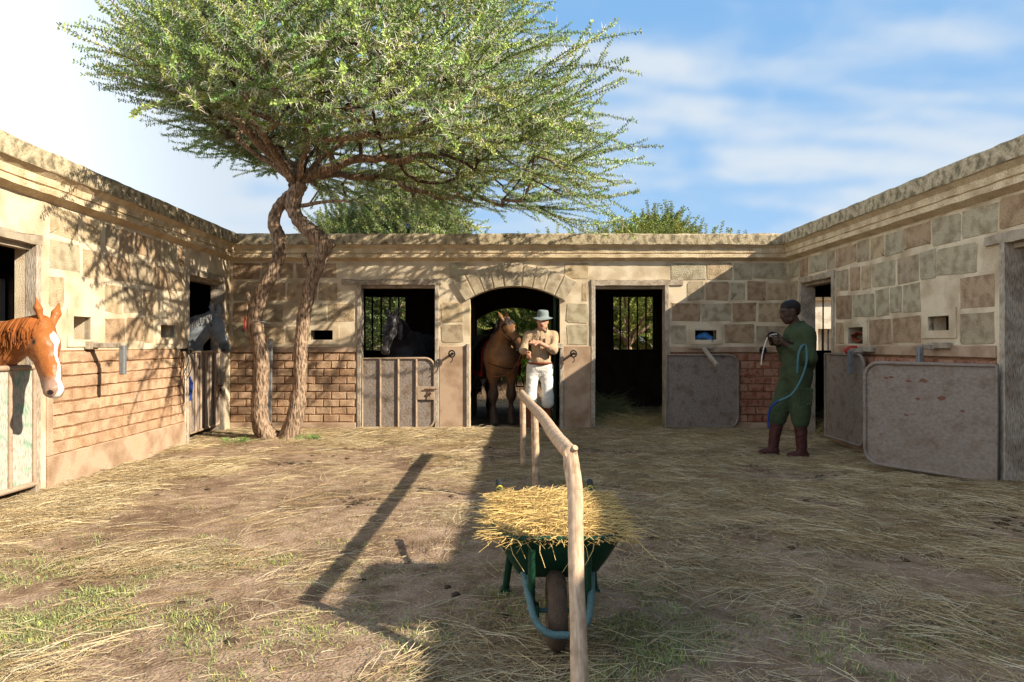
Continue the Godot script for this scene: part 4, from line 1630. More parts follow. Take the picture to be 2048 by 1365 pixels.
# shrub or small tree: stems and upright leafy shoots
func bush(called: String, label: String, x: float, d: float, w: float, h: float, base: float, n: int, green: Color, trunk_r: float, seed_: int, upright := 0.8, ssc := 1.0, group := "plants beyond the stable", dist := 0.0) -> void:
	var t := thing(called, label, "tree" if base > 0.5 else "bush", V3(x, 0, d), group)
	var g := RandomNumberGenerator.new()
	g.seed = seed_
	var mb := MB.new()
	var ends := []
	for i in 7:
		var a := TAU * i / 7 + g.randf() * 0.5
		var r := w * 0.5 * g.randf_range(0.3, 0.75)
		var e := Vector3(cos(a) * r, base + (h - base) * g.randf_range(0.4, 0.8), sin(a) * r)
		var st := Vector3(cos(a), 0, sin(a)) * (0.0 if base > 0.5 else w * 0.08)
		var m := Vector3(0, base * 0.9, 0) + st * 2.0
		var sp := spline([st + Vector3(0, -0.1, 0), m, m.lerp(e, 0.5) + Vector3(0, 0.12, 0), e], 4)
		mb.tube(sp, ramp([trunk_r * (1.0 if i == 0 else 0.7), trunk_r * 0.55, trunk_r * 0.3, trunk_r * 0.12], sp.size()), 7, false, 0.08, i)
		ends.append(e)
	part("trunk", mb, M.bark, t)
	var xs := []
	var cs := PackedColorArray()
	for i in n:
		var a := g.randf() * TAU
		var u := sqrt(g.randf())
		var v := pow(g.randf(), 0.8)
		var wid := w * 0.5 * sqrt(maxf(0.02, 1.0 - pow(v * 1.5 - 0.5, 2.0)))
		var lump := 0.8 + 0.3 * sin(a * 3.0 + seed_) + 0.15 * sin(a * 7.0)
		var p := Vector3(cos(a) * u * wid * lump, lerpf(base, h - 0.3, v), sin(a) * u * wid * lump)
		var dir := Vector3(p.x, 0, p.z).normalized() * u * (1.1 - v * 0.6) + Vector3(g.randf_range(-1, 1), g.randf_range(-0.2, 1.0) + upright * v, g.randf_range(-1, 1)) * 0.8
		xs.append(Transform3D(look(dir, g.randf() * TAU, ssc * g.randf_range(0.7, 1.4)), p))
		var b := g.randf_range(0.65, 1.35)
		cs.append(Color(b * g.randf_range(0.85, 1.2), b, b * g.randf_range(0.8, 1.1)))
	tag(scatter("crown", shoot(seed_ + 500, 22, 0.6, 0.03 + dist, green, 0.0, 0.03), M.leaf, xs, t, cs), "", "", "", "stuff")

func far_plants() -> void:
	bush("thorn_tree", "feathery green thorn tree rising above the roof behind the acacia", -2.85, 18.5, 5.4, 5.75, 1.2, 2600, Color(0.15, 0.2, 0.07), 0.12, 61, 1.6, 1.15, "plants beyond the stable", 0.008)
	bush("thorn_tree", "low wispy shrub tips showing above the roof right of the arch", 3.0, 17.5, 7.6, 4.0, 1.4, 1500, Color(0.19, 0.23, 0.05), 0.1, 62, 2.2, 1.1, "plants beyond the stable", 0.006)
	bush("bush", "bright green bush beyond the arched passage", -1.0, 21.0, 5.0, 3.6, 0.2, 2600, Color(0.13, 0.22, 0.04), 0.07, 63, 0.3, 1.3, "plants beyond the stable", 0.02)
	bush("bush", "darker leafy bush behind the man in the passage", 1.9, 23.5, 4.0, 4.2, 0.2, 1800, Color(0.09, 0.15, 0.04), 0.07, 64, 0.3, 1.3, "plants beyond the stable", 0.02)
	bush("shade_tree", "green tree with leaning trunk outside the left barred window", -4.9, 21.5, 4.0, 5.2, 1.9, 1900, Color(0.15, 0.19, 0.06), 0.12, 65, 0.2, 1.2, "plants beyond the stable", 0.015)
	bush("bush", "pale green bush outside the black horse's window", -6.2, 25.0, 6.5, 4.2, 0.2, 2000, Color(0.16, 0.21, 0.07), 0.06, 66, 0.4, 1.2, "plants beyond the stable", 0.015)
	bush("shade_tree", "yellow-green tree outside the right barred window", 4.6, 21.4, 3.8, 5.2, 1.0, 1900, Color(0.17, 0.21, 0.06), 0.09, 67, 0.2, 1.2, "plants beyond the stable", 0.012)
	bush("bush", "grey-green bush outside the right barred window", 6.6, 25.0, 6.0, 4.4, 0.15, 1700, Color(0.14, 0.18, 0.07), 0.06, 68, 0.4, 1.2, "plants beyond the stable", 0.015)
	bush("bush", "green bush outside the left stable's barred window", -12.5, 15.5, 5.0, 4.0, 0.2, 1500, Color(0.13, 0.18, 0.05), 0.08, 69, 0.3, 1.3, "plants beyond the stable", 0.02)
	# pale building seen through the far right-hand door
	var t := thing("far_stable", "pale plastered building with a cornice seen through the far right-hand door", "building", V3(9.6, 0, 20.5))
	var mb := MB.new()
	wall_shell(mb, -3.5, 4.5, -0.1, 2.75, [[-0.4, 0.5, 0.9, 1.75]], 0, -0.3)
	part("wall", mb, M.far_wall, t)
	mb = MB.new()
	mb.box(Vector3(0.5, 2.85, 0.0), Vector3(8.1, 0.22, 0.5), 0.02)
	mb.box(Vector3(0.5, 2.66, 0.0), Vector3(8.05, 0.12, 0.3), 0.02)
	part("cornice", mb, M.cornice, t)
	mb = MB.new()
	mb.box(Vector3(0.5, 1.4, -1.6), Vector3(7.9, 2.7, 2.5))
	part("rear_wall", mb, M.far_wall, t)
	for i in 4:
		mb = MB.new()
		mb.tube(pv([Vector3(-0.4 + 0.18 * (i + 1), 0.9, -0.12), Vector3(-0.4 + 0.18 * (i + 1), 1.75, -0.12)]), pf([0.02]), 6, false)
		part("bar", mb, M.iron, t)
	t = thing("boundary_wall", "weathered pinkish wall outside the left stable's barred window", "wall", V3(-10.5, 0, 13.5))
	mb = MB.new()
	mb.box(Vector3(0, 0.95, 0), Vector3(0.3, 2.0, 7.0), 0.02)
	part("wall", mb, M.far_wall, t)
# ---------------------------------------------------------------- loose things
func arc(a: Vector3, b: Vector3, sag: float, n := 8) -> PackedVector3Array:
	var out := PackedVector3Array()
	for i in n + 1:
		var t := float(i) / n
		out.append(a.lerp(b, t) - Vector3.UP * sag * 4.0 * t * (1.0 - t))
	return out

func rrect(w: float, l: float, r: float, y: float, zc := 0.0) -> Array:
	var out := []
	for q in [[1, 1, 0.0], [-1, 1, PI / 2], [-1, -1, PI], [1, -1, PI * 1.5]]:
		for k in 5:
			var a: float = q[2] + PI / 2 * k / 4
			out.append(Vector3(q[0] * (w * 0.5 - r) + cos(a) * r, y, zc - (q[1] * (l * 0.5 - r) + sin(a) * r)))
	return out

func hitching_rail() -> void:
	var t := thing("hitching_rail", "smooth pale wooden hitching rail on three posts running down the yard", "rail", V3(0.12, 0, 7.24))
	var o := t.position
	var mb := MB.new()
	var pts := spline([V3(0.105, 0.775, 7.34) - o, V3(0.115, 0.76, 7.1) - o, V3(0.16, 0.775, 5.9) - o, V3(0.205, 0.805, 4.6) - o, V3(0.225, 0.825, 3.5) - o, V3(0.238, 0.845, 2.92) - o, V3(0.243, 0.85, 2.82) - o], 5)
	mb.tube(pts, ramp([0.03, 0.043, 0.04, 0.038, 0.035, 0.034, 0.026], pts.size()), 14, true, 0.035, 2)
	part("rail", mb, M.polewood, t)
	mb = MB.new()
	pts = spline([V3(0.122, -0.1, 7.18) - o, V3(0.116, 0.35, 7.18) - o, V3(0.112, 0.75, 7.18) - o], 4)
	mb.tube(pts, ramp([0.032, 0.031, 0.03], pts.size()), 12, true, 0.03, 3)
	part("post", mb, M.polewood, t)
	mb = MB.new()
	pts = spline([V3(0.204, -0.1, 5.63) - o, V3(0.196, 0.35, 5.64) - o, V3(0.185, 0.77, 5.66) - o], 4)
	mb.tube(pts, ramp([0.032, 0.032, 0.03], pts.size()), 12, true, 0.03, 4)
	part("post", mb, M.polewood, t)
	# the near post leans towards the camera below a natural elbow
	mb = MB.new()
	pts = spline([V3(0.243, 0.855, 2.855) - o, V3(0.246, 0.8, 2.83) - o, V3(0.256, 0.68, 2.765) - o, V3(0.244, 0.45, 2.6) - o, V3(0.238, 0.2, 2.43) - o, V3(0.225, -0.1, 2.23) - o], 5)
	mb.tube(pts, ramp([0.028, 0.034, 0.032, 0.03, 0.031, 0.032], pts.size()), 14, true, 0.03, 5)
	mb.tube(pv([V3(0.243, 0.84, 2.86) - o, V3(0.262, 0.872, 2.82) - o]), pf([0.024, 0.012]), 10, true, 0.08, 9)
	part("post", mb, M.polewood, t)

func wheelbarrow() -> void:
	var t := thing("wheelbarrow", "dark green metal wheelbarrow, wheel towards the camera, heaped with straw", "wheelbarrow", V3(0.2, 0, 3.2))
	# local: x right, z towards the camera; the wheel is at z = 0.3
	var mb := MB.new()
	var outer := [rrect(0.3, 0.4, 0.06, 0.27, -0.02), rrect(0.36, 0.5, 0.08, 0.285, -0.03), rrect(0.45, 0.66, 0.1, 0.37, -0.04), rrect(0.53, 0.8, 0.12, 0.45, -0.06), rrect(0.56, 0.84, 0.13, 0.49, -0.06)]
	for lp in outer:   # the tray rises a little towards the handles
		for i in lp.size():
			lp[i] += Vector3(0, (-lp[i].z) * 0.01, 0)
	mb.loft(outer, true, false)
	var inner := []
	for i in range(outer.size() - 1, -1, -1):
		var lp := []
		for p in outer[i]:
			var q: Vector3 = p
			lp.append(Vector3(q.x * 0.985, q.y + 0.004, -0.06 + (q.z + 0.06) * 0.985))
		inner.append(lp)
	mb.loft([outer[-1], inner[0]])
	mb.loft(inner, false, true)
	part("tray", mb, M.barrow_green, t)
	mb = MB.new()
	var rim := PackedVector3Array()
	for p in outer[-1]:
		rim.append(p + Vector3(0, 0.003, 0))
	mb.tube(rim, pf([0.011]), 8, false, 0, 1, 1.0, true)
	part("rolled_rim", mb, M.barrow_green, t)
	# frame: handle bars run under the tray, then bend down round the wheel as a loop
	for s in [-1.0, 1.0]:
		mb = MB.new()
		var pts := spline([Vector3(s * 0.275, 0.425, -0.93), Vector3(s * 0.25, 0.375, -0.6), Vector3(s * 0.17, 0.26, -0.2), Vector3(s * 0.13, 0.245, 0.1), Vector3(s * 0.12, 0.2, 0.3)], 4)
		mb.tube(pts, pf([0.015]), 8)
		part("frame_tube", mb, M.barrow_green, t)
		mb = MB.new()
		var gp := pv([Vector3(s * 0.275, 0.425, -0.93), Vector3(s * 0.284, 0.442, -1.05)])
		mb.tube(gp, pf([0.019]), 10)
		part("handle_grip", mb, M.grip_black, t)
		mb = MB.new()
		mb.tube(pv([Vector3(s * 0.2735, 0.422, -0.92), Vector3(s * 0.275, 0.425, -0.935)]), pf([0.0205]), 10)
		part("grip_collar", mb, M.grip_yellow, t)
		mb = MB.new()
		mb.tube(pv([Vector3(s * 0.2, 0.3, -0.28), Vector3(s * 0.235, 0.0, -0.4)]), pf([0.02, 0.02]), 6)
		mb.box(Vector3(s * 0.235, 0.008, -0.4), Vector3(0.05, 0.016, 0.07), 0.003)
		part("leg", mb, M.barrow_green, t)
		mb = MB.new()
		mb.tube(pv([Vector3(s * 0.118, 0.44, 0.345), Vector3(s * 0.118, 0.2, 0.32)]), pf([0.016]), 8)
		part("tray_brace", mb, M.barrow_green, t)
		mb = MB.new()
		mb.box(Vector3(s * 0.1, 0.17, 0.3), Vector3(0.03, 0.05, 0.06), 0.004)
		part("axle_plate", mb, M.barrow_green, t)
	mb = MB.new()
	var loop := spline([Vector3(-0.15, 0.3, 0.2), Vector3(-0.128, 0.24, 0.36), Vector3(-0.105, 0.18, 0.44), Vector3(-0.055, 0.145, 0.475), Vector3(0, 0.14, 0.48), Vector3(0.055, 0.145, 0.475), Vector3(0.105, 0.18, 0.44), Vector3(0.128, 0.24, 0.36), Vector3(0.15, 0.3, 0.2)], 4)
	mb.tube(loop, pf([0.0155]), 8)
	part("front_guard", mb, M.barrow_blue, t)
	var w := Node3D.new()
	w.name = "wheel"
	t.add_child(w, true)
	w.position = Vector3(-0.012, 0.165, 0.29)
	mb = MB.new()
	var rings := []
	for i in 28:
		var a := TAU * i / 28
		var rr := []
		for k in 10:
			var b := TAU * k / 10
			var rad := 0.125 + cos(b) * 0.042
			rr.append(Vector3(sin(b) * 0.042, cos(a) * rad, sin(a) * rad))
		rings.append(rr)
	rings.append(rings[0])
	mb.loft(rings)
	part("tyre", mb, M.rubber, w)
	mb = MB.new()
	mb.tube(pv([Vector3(-0.03, 0, 0), Vector3(0.03, 0, 0)]), pf([0.088]), 20)
	mb.tube(pv([Vector3(-0.12, 0, 0), Vector3(0.12, 0, 0)]), pf([0.011]), 8)
	part("wheel_rim", mb, M.barrow_blue, w)
	# straw load
	mb = MB.new()
	var o := t.position
	var rows := []
	for j in 15:
		var row := []
		for i in 25:
			var u := i / 24.0 * 2 - 1
			var v := j / 14.0 * 2 - 1
			var e := maxf(0.0, 1.0 - pow(absf(u), 2.4)) * maxf(0.0, 1.0 - pow(absf(v), 2.4))
			row.append(Vector3(u * 0.285, 0.474 + 0.04 * pow(e, 0.6) + rng.randf_range(-0.008, 0.012) - v * 0.005, v * 0.4 - 0.06))
		rows.append(row)
	for j in 14:
		for i in 24:
			mb.col = Color(0.34, 0.22, 0.08) * rng.randf_range(0.75, 1.1)
			mb.quad(rows[j + 1][i], rows[j + 1][i + 1], rows[j][i + 1], rows[j][i])
	for k in 4600:
		var u := rng.randf_range(-1, 1)
		var v := rng.randf_range(-1, 1)
		var e := maxf(0.0, 1.0 - pow(absf(u), 2.4)) * maxf(0.0, 1.0 - pow(absf(v), 2.4))
		var p := Vector3(u * 0.292, 0.478 + 0.04 * pow(e, 0.6) - v * 0.005 + rng.randf_range(0.0, 0.016), v * 0.42 - 0.06)
		var a := rng.randf() * TAU
		var edge := maxf(absf(u), absf(v))
		var dir := Vector3(cos(a), rng.randf_range(-0.25, 0.25), sin(a))
		if edge > 0.75:
			dir += Vector3(u * 0.5, 0.0, v * 0.3)
		if k < 22:   # long stems hanging over the front lip
			p = Vector3(rng.randf_range(-0.3, 0.34), 0.485, 0.34)
			dir = Vector3(rng.randf_range(-0.9, 0.9), rng.randf_range(-1.0, 0.1), rng.randf_range(0.2, 0.8))
		var c := rng.randf_range(0.6, 1.15)
		mb.col = Color(0.7 * c, 0.5 * c, 0.2 * c)
		if rng.randf() < 0.3:
			mb.col = Color(0.42 * c, 0.27 * c, 0.1 * c)
		strand(mb, p, dir.normalized(), rng.randf_range(0.04, 0.17) * (0.7 if edge > 0.7 else 1.0), rng.randf_range(0.001, 0.0024), rng.randf_range(-0.15, 0.15))
	var s := part("straw_heap", mb, M.straw, self, o)
	tag(s, "heap of loose golden straw piled in the wheelbarrow", "straw heap")

func hay_heap(label: String, x: float, d: float, w: float, h: float, n: int, tint: Color) -> void:
	var mb := MB.new()
	for k in n:
		var a := rng.randf() * TAU
		var r := sqrt(rng.randf())
		var p := Vector3(cos(a) * r * w, h * pow(1.0 - r, 0.8) * rng.randf_range(0.3, 1.0) + 0.01, sin(a) * r * w * 0.7)
		var dir := Vector3(rng.randf_range(-1, 1), rng.randf_range(-0.35, 0.4), rng.randf_range(-1, 1)).normalized()
		var c := rng.randf_range(0.6, 1.2)
		mb.col = Color(tint.r * c, tint.g * c, tint.b * c)
		strand(mb, p, dir, rng.randf_range(0.12, 0.4), rng.randf_range(0.0016, 0.003), rng.randf_range(-0.2, 0.2))
	single("hay_heap", mb, M.straw, label, "hay heap", V3(x, ground_y(x, d), d))

func make_objects() -> void:
	hitching_rail()
	wheelbarrow()
	hay_heap("green hay heaped at the back of the open right-hand stall", 1.62, 11.5, 0.5, 0.5, 1500, Color(0.3, 0.31, 0.13))
	hay_heap("loose straw drift on the floor of the open right-hand stall", 1.95, 10.75, 0.62, 0.16, 1500, Color(0.52, 0.4, 0.19))
	hay_heap("straw drift inside the far right-hand door", 4.95, 9.9, 0.6, 0.25, 1200, Color(0.55, 0.43, 0.2))
	# steel post standing behind the tree
	var mb := MB.new()
	mb.box(Vector3(0, 0.66, 0), Vector3(0.06, 1.42, 0.04), 0.005)
	var o := single("metal_post", mb, M.greysteel, "thin grey steel post standing against the brickwork behind the tree", "post", V3(-3.62, 0.0, 10.18))
	o.rotation.z = -0.012
	# red-handled tool hung on the trunk
	var t := thing("hanging_tool", "thin red-handled tool hanging from a wire on the left stem", "tool", V3(-3.47, 1.68, 8.86))
	mb = MB.new()
	mb.tube(pv([Vector3(0.0, -0.02, 0), Vector3(0.005, -0.2, 0.005)]), pf([0.012, 0.016]), 8)
	part("handle", mb, M.red_paint, t)
	mb = MB.new()
	mb.tube(pv([Vector3(0.0, 0.14, 0.0), Vector3(0.0, -0.02, 0)]), pf([0.004]), 5)
	mb.tube(pv([Vector3(-0.014, -0.205, 0.0), Vector3(-0.03, -0.21, 0.01)]), pf([0.022, 0.02]), 8)
	part("shank", mb, M.iron, t)
	var ring := PackedVector3Array()
	for k in 16:
		var a := TAU * k / 16
		ring.append(Vector3(0.15 + cos(a) * 0.128, -0.11 + sin(a) * 0.02, -0.12 + sin(a) * 0.125))
	mb = MB.new()
	mb.tube(ring, pf([0.004]), 5, false, 0, 1, 1.0, true)
	part("wire", mb, M.greysteel, t)
	# halter with blue rope hanging by the far left door (left range: x = -3.903 - 0.0346 d)
	t = thing("halter", "leather halter with a blue rope hanging beside the grey horse's door", "halter", V3(-4.1, 1.22, 8.6))
	mb = MB.new()
	mb.strap(spline([Vector3(-0.02, 0.0, -0.02), Vector3(0.02, -0.12, 0.0), Vector3(0.0, -0.24, 0.03), Vector3(-0.02, -0.3, 0.06)], 4), Vector3(0.3, 0, 1), 0.03, 0.025, 0.004)
	mb.strap(spline([Vector3(-0.02, 0.0, -0.02), Vector3(0.03, -0.1, -0.06), Vector3(0.03, -0.25, -0.05), Vector3(0.0, -0.36, 0.0)], 4), Vector3(0.3, 0, 1), 0.028, 0.022, 0.004)
	mb.strap(spline([Vector3(-0.01, 0.02, -0.02), Vector3(0.05, -0.02, -0.09), Vector3(0.05, -0.1, -0.11)], 4), Vector3(0.3, 0, 1), 0.026, 0.02, 0.004)
	part("strap", mb, M.leather, t)
	mb = MB.new()
	for c in [Vector3(0.0, -0.26, 0.05), Vector3(0.01, -0.34, 0.07)]:
		ring = PackedVector3Array()
		for k in 12:
			var a := TAU * k / 12
			ring.append(c + Vector3(0.01, cos(a) * 0.035, sin(a) * 0.03))
		mb.tube(ring, pf([0.004]), 5, false, 0, 1, 1.0, true)
	mb.tube(spline([Vector3(0.0, -0.36, 0.06), Vector3(0.01, -0.55, 0.07), Vector3(0.01, -0.72, 0.06), Vector3(0.02, -0.76, 0.09)], 4), pf([0.005]), 5)
	part("ring_chain", mb, M.greysteel, t)
	mb = MB.new()
	for k in 9:
		var dx := rng.randf_range(-0.01, 0.03)
		var dz := rng.randf_range(-0.045, 0.015)
		var y1 := -0.48 - rng.randf() * 0.22
		mb.tube(spline([Vector3(0.02, -0.34, -0.03), Vector3(0.02 + dx, -0.42, -0.03 + dz), Vector3(0.015 + dx, y1 + 0.08, -0.035 + dz), Vector3(0.02 + dx * 0.5, y1, -0.03 + dz * 0.5)], 4), pf([0.011]), 6)
	part("blue_rope", mb, M.rope_blue, t)
	# things left in the wall niches
	mb = MB.new()
	mb.sdf([[Vector3(-0.1, 0.03, 0), Vector3(0.02, 0.06, 0.01), 0.04, 0.045], [Vector3(0.02, 0.05, 0), Vector3(0.1, 0.03, 0.02), 0.04, 0.03], [Vector3(-0.06, 0.08, -0.02), Vector3(0.03, 0.085, -0.02), 0.02, 0.025], [Vector3(0.06, 0.0, 0.06), Vector3(0.1, -0.02, 0.09), 0.02, 0.014]], 0.008, 60.0, func(_p): return Color(1, 1, 1))
	single("folded_cloth", mb, M.cloth_blue, "crumpled blue cloth stuffed in the niche above the leaning grey door", "cloth", V3(2.93, 1.362, 10.4))
	mb = MB.new()
	for k in 5:
		var lp := PackedVector3Array()
		for i in 14:
			var a := TAU * i / 14
			lp.append(Vector3(rng.randf_range(-0.012, 0.012) + k * 0.012, 0.07 + sin(a) * (0.06 - k * 0.006) + rng.randf_range(-0.005, 0.005), cos(a) * 0.15 + rng.randf_range(-0.008, 0.008)))
		mb.tube(lp, pf([0.01]), 6, false, 0, 1, 1.0, true)
	single("rope_coil", mb, M.leather_tan, "coil of brown rope in the niche above the far right-hand door leaf", "rope", V3(4.2, 1.31, 8.28))
# ---------------------------------------------------------------- horses
func basis_from(zd: Vector3, yd: Vector3) -> Basis:
	var z := zd.normalized()
	var y := (yd - z * yd.dot(z)).normalized()
	return Basis(y.cross(z), y, z)

# head in its own axes: poll at the origin, +z to the nose, +y the forehead side
func head_bones() -> Array:
	var X := Vector3.RIGHT
	var b := [
		[Vector3(0, -0.075, 0.03), Vector3(0, -0.072, 0.19), 0.085, 0.088],
		[Vector3(0, -0.072, 0.18), Vector3(0, -0.062, 0.40), 0.082, 0.052, X, 1.12],
		[Vector3(0, -0.062, 0.38), Vector3(0, -0.07, 0.53), 0.053, 0.05],
		[Vector3(0, -0.155, 0.13), Vector3(0, -0.125, 0.44), 0.052, 0.034, X, 1.1],
		[Vector3(0, -0.1, 0.53), Vector3(0, -0.118, 0.5), 0.047, 0.036]]
	for s in [-1.0, 1.0]:
		b.append([Vector3(s * 0.034, -0.15, 0.1), Vector3(s * 0.03, -0.14, 0.21), 0.072, 0.052])
		b.append([Vector3(s * 0.062, -0.05, 0.155), Vector3(s * 0.066, -0.062, 0.19), 0.026, 0.024])
		b.append([Vector3(s * 0.045, -0.085, 0.24), Vector3(s * 0.03, -0.08, 0.36), 0.024, 0.018])
		b.append([Vector3(s * 0.03, -0.06, 0.545), Vector3(s * 0.03, -0.08, 0.565), 0.026, 0.024])
	return b

func ear_bones(spread: float, fwd: float) -> Array:
	var b := []
	for s in [-1.0, 1.0]:
		b.append([Vector3(s * 0.042, -0.02, 0.02), Vector3(s * (0.05 + spread * 0.5), -0.005 + fwd * 0.4, -0.07), 0.026, 0.03, Vector3(s * 0.3, -1, 0.2).normalized(), 1.5])
		b.append([Vector3(s * (0.05 + spread * 0.5), -0.005 + fwd * 0.4, -0.07), Vector3(s * (0.048 + spread), fwd, -0.155), 0.029, 0.006, Vector3(s * 0.3, -1, 0.2).normalized(), 1.5])
	return b

# pose: at = ground point under the withers, face = forward direction in plan
func horse(label: String, at: Vector3, face: Vector3, poll: Vector3, nose: Vector3, brow: Vector3, o: Dictionary) -> Node3D:
	var t := thing("horse", label, "horse", at, "horses of the yard")
	var F := basis_from(face, Vector3.UP)
	var B := Transform3D(F, Vector3.ZERO)
	var L := func(x: float, y: float, z: float) -> Vector3: return F * Vector3(x, y, z)
	var hb := basis_from(nose - poll, brow)
	var hx := Transform3D(hb.scaled(Vector3.ONE * o.get("head", 1.03)), poll - at)
	var s: float = o.get("size", 1.0)
	var neck0: Vector3 = L.call(0, 1.22 * s, 0.12 * s)
	var p0: Vector3 = hx * Vector3(0, -0.1, 0.02)
	var p1: Vector3 = hx * Vector3(0, -0.16, 0.1)
	var wid := F.x
	var side: Vector3 = (p0 - neck0).cross(Vector3.UP).normalized()
	if side.length() < 0.5:
		side = wid
	var midn := neck0.lerp(p0, 0.5) + Vector3(0, o.get("crest", 0.03), 0)
	var body: Color = o.body
	var dark: Color = o.dark
	var legc: Color = o.leg
	var bones := [
		[L.call(0, 1.08 * s, 0.1 * s), L.call(0, 1.06 * s, -0.55 * s), 0.285 * s, 0.3 * s, wid, 1.08],
		[L.call(0, 1.06 * s, -0.5 * s), L.call(0, 1.12 * s, -1.05 * s), 0.3 * s, 0.285 * s],
		[L.call(0, 1.28 * s, 0.02 * s), L.call(0, 1.3 * s, -0.3 * s), 0.16 * s, 0.13 * s],
		[L.call(0, 1.04 * s, 0.18 * s), L.call(0, 1.0 * s, 0.26 * s), 0.22 * s, 0.19 * s, wid, 0.95],
		[neck0 + Vector3(0, -0.06, 0), midn, 0.215 * s, 0.15 * s, side, 1.35],
		[midn, p0, 0.15 * s, 0.108, side, 1.2],
		[neck0.lerp(p0, 0.2) + Vector3(0, -0.1, 0), p1, 0.15 * s, 0.075, side, 1.2]]
	for sx in [-1.0, 1.0]:
		bones.append([L.call(sx * 0.13 * s, 1.02 * s, 0.14 * s), L.call(sx * 0.145 * s, 0.8 * s, 0.12 * s), 0.15 * s, 0.09 * s])
		bones.append([L.call(sx * 0.145 * s, 0.8 * s, 0.12 * s), L.call(sx * 0.14 * s, 0.48 * s, 0.13 * s), 0.078 * s, 0.049 * s])
		bones.append([L.call(sx * 0.14 * s, 0.48 * s, 0.13 * s), L.call(sx * 0.14 * s, 0.44 * s, 0.135 * s), 0.053 * s, 0.046 * s])
		bones.append([L.call(sx * 0.14 * s, 0.44 * s, 0.13 * s), L.call(sx * 0.14 * s, 0.2 * s, 0.115 * s), 0.036 * s, 0.032 * s])
		bones.append([L.call(sx * 0.14 * s, 0.19 * s, 0.115 * s), L.call(sx * 0.14 * s, 0.07 * s, 0.155 * s), 0.04 * s, 0.037 * s])
		bones.append([L.call(sx * 0.14 * s, 0.055 * s, 0.165 * s), L.call(sx * 0.14 * s, 0.045 * s, 0.18 * s), 0.05 * s, 0.048 * s])
		# hind leg: stifle forward, hock back, upright shank
		bones.append([L.call(sx * 0.14 * s, 1.05 * s, -1.05 * s), L.call(sx * 0.15 * s, 0.74 * s, -0.95 * s), 0.19 * s, 0.12 * s])
		bones.append([L.call(sx * 0.15 * s, 0.74 * s, -0.95 * s), L.call(sx * 0.14 * s, 0.5 * s, -1.24 * s), 0.11 * s, 0.058 * s])
		bones.append([L.call(sx * 0.14 * s, 0.5 * s, -1.24 * s), L.call(sx * 0.14 * s, 0.2 * s, -1.2 * s), 0.052 * s, 0.042 * s])
		bones.append([L.call(sx * 0.14 * s, 0.19 * s, -1.2 * s), L.call(sx * 0.14 * s, 0.06 * s, -1.15 * s), 0.045 * s, 0.05 * s])
	var inv := F.inverse()
	var gn := noise(91, 9.0, 3)
	var bodycol := func(p: Vector3) -> Color:
		var q: Vector3 = inv * p
		var c := body.lerp(dark, clampf(0.25 + 0.5 * gn.get_noise_3dv(p), 0.0, 0.45))
		if q.y < 0.75 * s:
			c = c.lerp(legc, smoothstep(0.78, 0.5, q.y / s))
		if q.y < 0.09 * s:
			c = Color(0.05, 0.04, 0.035)
		return c
	var mb := MB.new()
	mb.sdf(bones, 0.018, 28.0, bodycol, Transform3D(), 0.012, Vector3(5, 4, 5))
	var headcol := func(p: Vector3) -> Color:
		var c := body.lerp(dark, clampf(0.15 + 0.25 * gn.get_noise_3dv(p * 1.3), 0.0, 0.3))
		var muz: Color = o.muzzle
		c = c.lerp(muz, smoothstep(0.44, 0.52, p.z - p.y * 0.3))
		if o.has("blaze") and p.y > -0.1:
			# white blaze, broad between the eyes, narrow down the nose
			var w: float = 0.03 * exp(-pow((p.z - 0.165) / 0.045, 2)) + (0.011 if p.z > 0.13 else 0.0) + 0.012 * smoothstep(0.4, 0.55, p.z)
			w += 0.006 * gn.get_noise_3dv(p * 5.0)
			c = c.lerp(Color(0.84, 0.82, 0.78), smoothstep(w + 0.003, w - 0.003, absf(p.x + 0.004 * sin(p.z * 30.0))) * smoothstep(0.1, 0.12, p.z))
		for sx in [-1.0, 1.0]:
			var e := p - Vector3(sx * 0.086, -0.068, 0.178)
			if Vector2(e.z, e.y * 1.6).length() < 0.019 and absf(e.x) < 0.04:
				c = Color(0.015, 0.012, 0.01)
			elif Vector2(e.z, e.y * 1.5).length() < 0.028 and absf(e.x) < 0.04:
				c = c.lerp(dark, 0.6)
			e = p - Vector3(sx * 0.05, -0.062, 0.572)
			if e.length() < 0.02:
				c = Color(0.02, 0.015, 0.014)
		if absf(p.y + 0.118 + (0.56 - p.z) * 0.1) < 0.0045 and p.z > 0.46:
			c = dark * 0.35
		return c
	mb.sdf(head_bones(), 0.0065, 62.0, headcol, hx, 0.003, Vector3(14, 14, 9))
	var earcol := func(p: Vector3) -> Color:
		return body.lerp(dark, smoothstep(-0.1, -0.155, p.z) * 0.5)
	mb.sdf(ear_bones(o.get("spread", 0.02), o.get("fwd", 0.045)), 0.006, 90.0, earcol, hx)
	part("body", mb, M.coat, t)
	# mane: locks from the crest, and a forelock between the ears
	mb = MB.new()
	var g := RandomNumberGenerator.new()
	g.seed = hash(label)
	var mane: Color = o.mane
	var ms: float = o.get("mane_side", 1.0)
	var ml: float = o.get("mane_len", 0.24)
	var crest := spline([hx * Vector3(0, -0.01, -0.02), p0.lerp(midn, 0.35) + Vector3(0, 0.115, 0), midn + Vector3(0, 0.15, 0), neck0.lerp(midn, 0.4) + Vector3(0, 0.18, 0)], 8)
